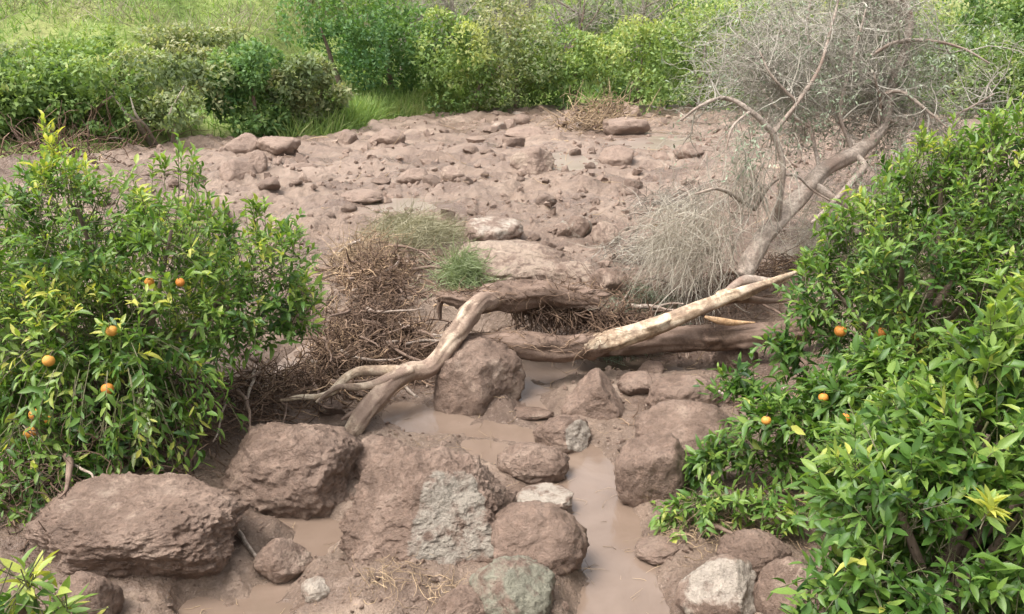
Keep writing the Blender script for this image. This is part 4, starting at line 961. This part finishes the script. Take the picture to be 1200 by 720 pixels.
P1, R1 = twig_gen(330, SEED[ok], SDIR[ok], (.35, .9), (.005, .010), 8, .18, .02, .9, 1.5)
s2 = P1[:, 2:].reshape(-1, 3); d2 = nrm(np.gradient(P1, axis=1))[:, 2:].reshape(-1, 3)
P2, R2 = twig_gen(3800, s2, d2, (.2, .6), (.0022, .0045), 5, .26, .03, .9, .7)
s3 = P2[:, 2:].reshape(-1, 3); d3 = nrm(np.gradient(P2, axis=1))[:, 2:].reshape(-1, 3)
P3, R3 = twig_gen(16000, s3, d3, (.10, .34), (.0010, .0021), 4, .28, .05)
Vs, Fs, At, off = [], [], [], 0
for P_, R_, sd_ in ((P1, R1, 4), (P2, R2, 3), (P3, R3, 2)):
    V, F = tubes(P_, R_, sd_) if sd_ > 2 else ribbons(P_, R_); Vs.append(V - o0); Fs.append(F + off); off += len(V)
    At.append(np.repeat(np.clip(R.normal(.58, .2, len(P_)), 0, 1), P_.shape[1] * sd_))
put("twigs", mesh("twigs", np.concatenate(Vs), np.concatenate(Fs), M_TWIG, attrs={"tint": np.concatenate(At)}), parent=T, kind="stuff")
# a few grey-green leaf tufts still on it
L = Leaves()
for (u, v, y, n) in ((970, 100, 9.1, 26), (960, 128, 9.0, 20), (1095, 55, 9.6, 30), (1100, 70, 9.5, 24), (1150, 40, 9.6, 16), (950, 150, 8.9, 18), (1010, 215, 9.0, 20), (880, 165, 8.5, 26), (875, 190, 8.5, 26), (1060, 180, 9.4, 30), (1080, 90, 9.5, 20)):
    b = W(u, v, y) + R.normal(size=(n, 3)) * .12
    shoots(L, b, R.normal(size=(n, 3)) + np.array([0, 0, -.3]), R.uniform(.06, .14, n), 5, .045, np.full(n, .75), .3)
q = P3[R.integers(0, len(P3), 8500), 3]; L.add(q, R.normal(size=q.shape) + np.array([0, 0, -.4]), R.normal(size=q.shape) + np.array([0, 0, .6]), R.uniform(.025, .06, len(q)), R.uniform(.2, .9, len(q)))
L.cat(); M_SAGE = mat_leaf("sage_leaf", (.10, .13, .08), (.19, .23, .15), (.30, .35, .25), (.40, .45, .34), .25, .7, .2, (1.1, 1.1, .9))
put("foliage", L.to_mesh("foliage", M_SAGE, origin=o0), parent=T, kind="stuff")

# drooping grey shrub swept down behind the pale limb
def droop_shrub(label, src, n, L_, flow, mat, tint, grav=.10, w=.0028, curl=.17, org=None, name="drooping_shrub", K=9):
    S = np.array([W(*s[:3]) for s in src]); sp = np.array([s[3] for s in src]); k = R.integers(0, len(src), n)
    p0 = S[k] + R.normal(size=(n, 3)) * sp[k][:, None]
    pw = walk(p0, np.array(flow) + R.normal(size=(n, 3)) * .35, R.uniform(*L_, n), K, curl, grav, floor=lambda a, b: mud(a, b, False))
    o_ = S[0].copy(); o_[2] = float(mud(np.array([o_[0]]), np.array([o_[1]]), False)[0])
    V, F = ribbons(pw, taper(n, K, np.full(n, w), .4))
    ti = np.clip(tint[0] + (tint[1] - tint[0]) * np.linspace(0, 1, K)[None] + R.normal(size=(n, 1)) * .14, 0, 1)
    T = root_empty(name, o_, label, "shrub")
    put("strands", mesh("strands", V - o_, F, mat, attrs={"tint": np.repeat(ti.ravel(), 2)}), parent=T, kind="stuff")
    st = walk(p0[:30], np.array([0, .1, -1.0]) + R.normal(size=(30, 3)) * .3, R.uniform(.3, .7, 30), 7, .12, 0, floor=lambda a, b: mud(a, b, False))
    V, F = tubes(st, taper(30, 7, .006, .6), 4)
    put("stems", mesh("stems", V - o_, F, M_TWIG, attrs={"tint": np.full(len(V), .5)}), parent=T, kind="stuff")
    return T
M_WILLOW = mat_leaf("dry_willow", (.22, .195, .155), (.36, .325, .265), (.46, .42, .35), (.54, .50, .42), .3, .75, .15, (1.1, 1.05, .95))
droop_shrub("grey drooping shrub with fine strands hanging behind the pale limb", [(825, 252, 8.8, .16), (800, 262, 8.8, .14), (840, 275, 8.7, .14), (780, 280, 8.75, .12), (810, 300, 8.6, .14)], 1000, (.30, .85), (-.35, -.45, -.25), M_WILLOW, (.75, .3), .12)
droop_shrub("grey-green weeping twigs hanging under the arched dead branch", [(880, 170, 8.6, .14), (870, 195, 8.6, .14), (885, 215, 8.6, .12)], 320, (.25, .6), (-.1, -.1, -.4), M_WILLOW, (.6, .35), .16)
droop_shrub("dense grey twigs massed behind the leaning trunk", [(1000, 235, 10.3, .2), (1060, 215, 10.4, .25), (960, 262, 10.0, .18), (1100, 180, 10.5, .25), (950, 300, 9.6, .15)], 1300, (.3, .8), (-.1, -.2, -.1), M_WILLOW, (.7, .4), .08, curl=.16)
tangle("grass_clump", "grey-green grass tips spilling out below the drooping shrub", "grass clump", [(735, 358, .42, .22, .2, .16), (770, 350, .42, .26, .2, .2), (725, 370, .42, .12, .12, .1)], 900, M_SAGE, (.12, .32), (.002, .004), (-.5, -.7, .1), .2, .35, (.1, .9), 0, True)

# ------------------------------------------------------------------ trees beyond the mud
def gz(x, y): return float(ground(np.array([x]), np.array([y]))[0])
def far_tree(label, u, Y, wpx, vtop, mat, tint=.45, n=5200, leaf=.15, trunk_h=.35, name="far_tree", group=None, trunks=1, tm=None, seed=0, holes=-.35, flat=1.0, cat="tree"):
    x = (u - 600) / FPX * (Y * CP + 2.5 * SP)
    z0 = gz(x, Y); org = np.array([x, Y, z0 - .1])
    top = W(u, vtop, Y)[2]; H = max(top - z0, 1.2); wd = wpx * depth(np.array([x, Y, z0 + H / 2])) / FPX / 2
    T = root_empty(name, org, label, cat, group)
    cz = z0 + H * (.53 if trunk_h > .38 else .48); hz = H * (.50 if trunk_h > .38 else .54)
    rg = np.random.default_rng(seed + int(u) + 5000)
    lobes = []
    for i in range(24):
        d = nrm(rg.normal(size=3)); rr = rg.uniform(.35, .85)
        s = rg.uniform(.22, .40)
        lobes.append((np.array([x, Y, cz]) + d * rr * np.array([wd, wd * .9, hz]), np.array([wd, wd * .9, hz * .95]) * s * np.array([1, 1, flat])))
    p, d, k = on_lobes(lobes, n, deep=.35, inner=.30)
    hol = fbm(p * 1.5 + seed, 3, seed + 2) > holes; p, d = p[hol], d[hol]; m = len(p)
    L = Leaves()
    lt = rg.normal(0, .13, 24)[k[hol]]
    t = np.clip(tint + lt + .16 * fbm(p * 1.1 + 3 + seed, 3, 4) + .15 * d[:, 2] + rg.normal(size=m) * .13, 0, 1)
    L.add(p, d * .5 + R.normal(size=(m, 3)) * .8 + np.array([0, 0, .15]), d * .6 + R.normal(size=(m, 3)) * .5 + np.array([0, 0, .6]), leaf * R.uniform(.6, 1.3, m), t)
    L.cat()
    put("crown", L.to_mesh("crown", mat, simple=True, origin=org), parent=T, kind="stuff")
    for j in range(trunks):
        a = rg.uniform(0, 6.28); sp = .05 * wd * (trunks > 1)
        b = org + np.array([math.cos(a) * sp * 2.5, math.sin(a) * sp - .45 * wd * (trunks > 1), -.1])
        c1 = org + np.array([math.cos(a) * wd * .25, math.sin(a) * wd * .2 - .75 * wd * (trunks > 1), H * .35]); c2 = org + np.array([math.cos(a) * wd * rg.uniform(.3, .75), math.sin(a) * wd * .35 - .5 * wd * (trunks > 1), H * rg.uniform(.5, .68)])
        limb(T, "trunk", [b, b * .4 + c1 * .6 + np.array([.06, 0, 0]), c1, c2], np.array([.11, .09, .07, .025]) * (1 if trunks == 1 else rg.uniform(.35, .6)), tm or M_CITBARK, org, n=18, sides=7, seed=j + 1, ref=(1, .3, .1))
    return T
FC, FD, FO = M_FARLEAF, M_FARDARK, M_FAROLIVE
ROW = [
 ("leafy shrub at the far left end of the hedge row", -40, 20.0, 180, 70, FC, .25, {}),
 ("leafy mid green shrub, first of the row behind the left orange tree", 28, 20.0, 140, 80, FC, .34, {}),
 ("broad green shrub behind the tall yellow sprig", 105, 20.3, 160, 66, FC, .40, {}),
 ("wide grey-green shrub showing several pale crooked trunks", 205, 21.6, 165, 70, FO, .5, dict(trunks=5, tm=M_PALEBARK, trunk_h=.4, holes=-.2)),
 ("dark green round-headed tree between the crooked-trunk shrub and grey bush", 303, 22.4, 96, 60, FD, .5, dict(n=6500)),
 ("soft grey-green bush right of the dark round-headed tree", 362, 23.2, 92, 76, FO, .5, {}),
 ("tall dark vine-covered tree left of the bright grass patch", 405, 27.0, 130, -20, FD, .55, dict(n=6500, trunk_h=.1)),
 ("dark bluish green bushy tree behind the bright grass patch", 462, 28.5, 115, -5, FD, .45, dict(n=6000, trunk_h=.1)),
 ("yellow-green citrus tree with a dark bare stem at the mud rim", 545, 28.0, 112, 18, FC, .50, dict(trunk_h=.5)),
 ("tall citrus tree with a greyish top at the middle of the row", 600, 29.0, 125, -10, FO, .62, dict(n=6500)),
 ("low dense citrus tree right of the greyish-topped one", 668, 29.4, 120, 36, FC, .45, {}),
 ("bright citrus tree behind the far brush heap", 735, 29.8, 135, 22, FC, .52, dict(n=6500)),
 ("round yellow-green citrus tree right of the far brush heap", 812, 29.8, 130, 16, FC, .50, dict(n=6500)),
 ("citrus tree partly veiled by the arched dead branch", 885, 30.2, 125, 10, FC, .48, dict(n=6500)),
 ("citrus tree hidden behind the dead twigs", 965, 29.6, 130, 0, FC, .40, {}),
 ("citrus tree seen through the right edge of the dead twigs", 1050, 29.0, 130, 5, FC, .40, {}),
 ("dark green citrus tree right of the dead grey twigs", 1130, 28.0, 120, 28, FC, .34, dict(n=6500)),
 ("leafy green citrus tree above the rounded orange tree, at the picture edge", 1195, 27.0, 120, 18, FC, .40, dict(n=6500)),
 ("dusty shrub halfway up the slope above the first shrubs", 20, 25.0, 135, 60, FO, .50, dict(trunk_h=.1)),
 ("grey-green shrub on the slope above the tall yellow sprig", 130, 25.5, 135, 48, FC, .42, dict(trunk_h=.1)),
 ("pale olive shrub at the right foot of the grassy slope", 235, 27.0, 110, 38, FO, .62, dict(trunk_h=.1)),
 ("citrus tree past the end of the row", 1290, 26.0, 150, 0, FC, .40, {}),
]
for i, (lab, u, Y, w, vt, m, ti, kw) in enumerate(ROW):
    far_tree(lab, u, Y, w * 1.15, vt - 14, m, ti + .14, seed=i, **{**kw, 'n': 7600})
BACK = [(300, 38, 150, 8, FD, .55), (360, 40, 140, -20, FC, .35), (500, 39, 130, -15, FC, .45), (555, 42, 120, -30, FO, .45), (640, 38, 120, -5, FC, .5), (700, 41, 140, -20, FO, .5), (770, 37, 150, -15, FC, .5), (850, 38, 150, -25, FC, .45), (930, 39, 150, -30, FC, .45), (1010, 39, 150, -30, FD, .5), (1090, 37, 150, -20, FC, .4), (1170, 36, 150, -30, FC, .45), (1250, 36, 160, -30, FC, .4), (430, 44, 160, -40, FO, .5), (600, 47, 200, -50, FO, .5), (760, 47, 200, -50, FC, .45), (900, 48, 200, -60, FO, .45), (1060, 48, 200, -60, FD, .5), (1200, 46, 220, -60, FC, .4), (330, 50, 220, -40, FO, .45)]
FRONT = {303: "dark round-headed tree", 368: "soft grey-green bush", 405: "tall vine-covered tree", 462: "dark bluish bushy tree", 545: "citrus with the dark bare stem", 600: "greyish-topped citrus", 668: "low dense citrus", 735: "bright citrus near the brush heap", 812: "round yellow-green citrus", 885: "citrus veiled by the arched dead branch", 965: "dead tree's densest twigs", 1050: "dead tree's right edge", 1130: "dark green citrus", 1195: "citrus at the picture edge", 1290: "end of the citrus row"}
seen_lab = {}
for i, (u, Y, w, vt, m, ti) in enumerate(BACK):
    near = FRONT[min(FRONT, key=lambda q: abs(q - u))]
    far3 = Y > 43
    lab = ("farthest tree crown, high above the " if far3 else "tree crown rising just behind the ") + near
    if lab in seen_lab: lab = lab.replace("tree crown", "second tree crown")
    seen_lab[lab] = 1
    far_tree(lab, u, Y, w, vt, m, ti, n=4600, leaf=.22, seed=100 + i, group="trees behind the far citrus row")
# grey leafless trees high on the right of the grassy slope
def bare_tree(label, u, Y, vtop, seed, n2=500, lean=0, r0=.09, mat=M_PALEBARK, spread=.55):
    x = (u - 600) / FPX * (Y * CP + 2 * SP); z0 = gz(x, Y); org = np.array([x, Y, z0 - .1]); H = max(W(u, vtop, Y)[2] - z0, 2.0)
    T = root_empty("bare_tree", org, label, "tree")
    pts = [org, org + np.array([lean * .3, 0, H * .3]), org + np.array([lean * .7 + .1, 0, H * .55]), org + np.array([lean, 0, H * .85])]
    limb(T, "trunk", pts, [r0, r0 * .8, r0 * .6, r0 * .25], mat, org, n=24, sides=7, seed=seed, ref=(1, .2, .1))
    c = catmull(pts, 30)[8:]; S = [c]; D = [nrm(np.gradient(c, axis=0))]
    for j in range(7):
        q = c[R.integers(0, 18)]; d = np.array([R.normal(0, 1), R.normal(0, .6), .8]) * H * .28
        pp = [q, q + d * .5 + np.array([0, 0, .1]), q + d + np.array([0, 0, H * .1])]
        limb(T, "limb", pp, [r0 * .45, r0 * .3, r0 * .12], mat, org, n=14, sides=5, seed=seed + j, ref=(1, .2, .1))
        cc = catmull(pp, 12); S.append(cc); D.append(nrm(np.gradient(cc, axis=0)))
    S, D = np.concatenate(S), np.concatenate(D)
    a, ra = twig_gen(n2 // 4, S, D, (.5, 1.3), (.012, .02), 6, .15, -.03, spread)
    b, rb = twig_gen(n2, a[:, 1:].reshape(-1, 3), nrm(np.gradient(a, axis=1))[:, 1:].reshape(-1, 3), (.3, .9), (.006, .012), 5, .18, -.02, spread)
    V1, F1 = tubes(a, ra, 3); V2, F2 = tubes(b, rb, 3)
    put("twigs", mesh("twigs", np.concatenate([V1, V2]) - org, np.concatenate([F1, F2 + len(V1)]), M_TWIG, attrs={"tint": np.full(len(V1) + len(V2), .5)}), parent=T, kind="stuff")
for i, (lab, u, Y, vt, ln) in enumerate((("grey leafless tree at the foot of the grassy slope, leftmost of its kind", 262, 36, -40, .3), ("grey leafless tree above the soft grey-green bush", 335, 38, -40, -.3), ("grey leafless tree behind the dark bluish tree", 470, 34, -40, .2), ("grey leafless tree right of the dark bluish tree", 520, 35, -40, .4), ("slim grey leafless tree above the greyish-topped citrus", 610, 35, -40, -.2), ("leafless tree with a dark forking stem above the low dense citrus", 655, 33.5, -35, .9), ("grey leafless tree behind the bright citrus trees", 740, 36, -40, .3))):
    bare_tree(lab, u, Y, vt, 200 + i * 9, 650, ln, mat=M_CITBARK if i == 5 else M_PALEBARK)

# ------------------------------------------------------------------ grasses
def grass(name, label, n, xr, yr, L_, w, mat, tint, keep=None, grav=.10, on=ground, cat="grass"):
    x = R.uniform(*xr, n * 3); y = R.uniform(*yr, n * 3)
    k = keep(x, y) if keep is not None else np.ones(len(x), bool)
    x, y = x[k][:n], y[k][:n]; m = len(x); z = on(x, y) - .02
    pw = walk(np.stack([x, y, z], 1), np.array([0, 0, 1.0]) + R.normal(size=(m, 3)) * .45, R.uniform(*L_, m), 3, .14, grav * 1.5)
    V, F = ribbons(pw, taper(m, 3, R.uniform(.6, 1.2, m) * w, .25), flat=nrm(R.normal(size=(m, 1, 3)) * np.array([.6, 1, .2])))
    ti = np.clip(tint + .28 * fbm2(x, y, .5, 3, 13) + R.normal(size=m) * .12, 0, 1)
    put(name, mesh(name, V, F, mat, attrs={"tint": np.repeat(ti, 6)}), label=label, cat=cat, kind="stuff")
def off_mud(a=.2, b=99): return lambda x, y: (lambda d: (d > a) & (d < b))(y - yback(x))
grass("grass", "bright tall green grass patch at the mud edge below the dark trees", 11000, (-5.6, -1.2), (20, 30), (.25, .75), .018, M_GRASS, .78, off_mud(.1, 6.5))
grass("grass", "green grass fringe under the far citrus row", 7000, (-14, 24), (18, 36), (.2, .55), .02, M_GRASS, .45, off_mud(.2, 4))
lefty = lambda x, y: (y - yback(x) > 4) & (x < -1 - .12 * (y - 30))
grass("grass", "pale green grass covering the upper left slope", 34000, (-34, 0), (24, 52), (.14, .40), .024, M_GRASS, .60, lefty, .16)
grass("dry_grass", "patches of grey dry stalks on the upper left slope", 9000, (-34, 0), (25, 52), (.4, .9), .016, M_DRYGRASS, .55, lambda x, y: lefty(x, y) & (fbm2(x, y, .22, 2, 17) > .15), .14)
grass("undergrowth", "tall weeds filling the ground under the trees beyond the mud", 14000, (-6, 34), (30, 52), (.4, 1.1), .035, M_FAROLIVE, .5, lambda x, y: (y - yback(x) > 3) & (x > -4 - .1 * (y - 30)), .1)
# shrubs dotted over the slope
for i in range(16):
    x = R.uniform(-26, -6); y = R.uniform(31, 46)
    u, v, _ = proj(np.array([[x, y, gz(x, y)]])); s = R.uniform(.5, 1.3)
    far_tree("small rounded shrub dotted on the upper grassy slope", float(u[0]), y, 42 * s, float(v[0]) - 34 * s, (FO, FC, FD)[i % 3], .5, n=900, leaf=.15, trunk_h=.1, name="slope_shrub", group="shrubs on the grassy slope", cat="shrub", seed=300 + i)

# ------------------------------------------------------------------ fine litter on the mud
def pebbles(name, label, n, ur, vr, zl, s_px):
    u = R.uniform(*ur, n); v = R.uniform(*vr, n); g = np.array([G(a, b, zl) for a, b in zip(u, v)])
    k = (g[:, 1] < yback(g[:, 0]) - .3) & ~((chan(g[:, 0], g[:, 1]) > -.04) & (g[:, 1] < 8)); g = g[k]; n = len(g)
    s = np.exp(R.normal(math.log(s_px), .5, n)) * (g[:, 1] * CP + 2.6 * SP) / FPX
    V0, F0 = ico(1)
    q = nrm(R.normal(size=(n, 4))); a, b, c, d = q.T
    M = np.stack([np.stack([1 - 2 * (c * c + d * d), 2 * (b * c - a * d), 2 * (b * d + a * c)], -1), np.stack([2 * (b * c + a * d), 1 - 2 * (b * b + d * d), 2 * (c * d - a * b)], -1), np.stack([2 * (b * d - a * c), 2 * (c * d + a * b), 1 - 2 * (b * b + c * c)], -1)], 1)
    jit = 1 + .3 * R.normal(size=(n, len(V0), 1))
    P = np.einsum('nij,nvj->nvi', M, V0[None] * jit * np.array([.5, .38, .3])) * s[:, None, None]
    g[:, 2] = mud(g[:, 0], g[:, 1]) + s * .08
    P = P + g[:, None]
    F = (F0[None] + np.arange(n)[:, None, None] * len(V0)).reshape(-1, 3)
    o = put(name, mesh(name, P.reshape(-1, 3), F, M_ROCK, smooth=False, attrs={"bare": np.repeat(R.choice([.0, .1, .3, .6], n, p=[.5, .25, .15, .1]), len(V0))}), label=label, cat="rubble", kind="stuff")
    o["stone"] = PINK; o["dry"] = .1 if zl < .2 else .7
pebbles("rubble", "crumbs of mud and gravel over the lower mud", 2600, (-100, 1000), (420, 740), .03, 4.2)
pebbles("rubble", "crumbs of mud and gravel over the far mud", 4600, (-50, 1150), (132, 380), .45, 5.0)
n = 900; u = R.uniform(100, 950, n); v = R.uniform(140, 720, n)
g = np.array([G(a, b, .03 if b > 400 else .43) for a, b in zip(u, v)]); g[:, 2] = mud(g[:, 0], g[:, 1], False) + .015; lowm = lambda a, b: np.where(b < 8.3, np.maximum(mud(a, b, False), -.02), mud(a, b, False))
sc = (g[:, 1] / 8)
pw = walk(g, R.normal(size=(n, 3)) * np.array([1, .6, .1]), R.uniform(.06, .22, n) * sc, 5, .2, .0, floor=lowm)
V, F = tubes(pw, taper(n, 5, R.uniform(.0015, .004, n) * sc, .5), 3)
put("litter", mesh("litter", V, F, M_STRAW, attrs={"tint": np.repeat(R.uniform(0, 1, n), 15)}), label="loose twigs and straw scattered over the mud", cat="litter", kind="stuff")
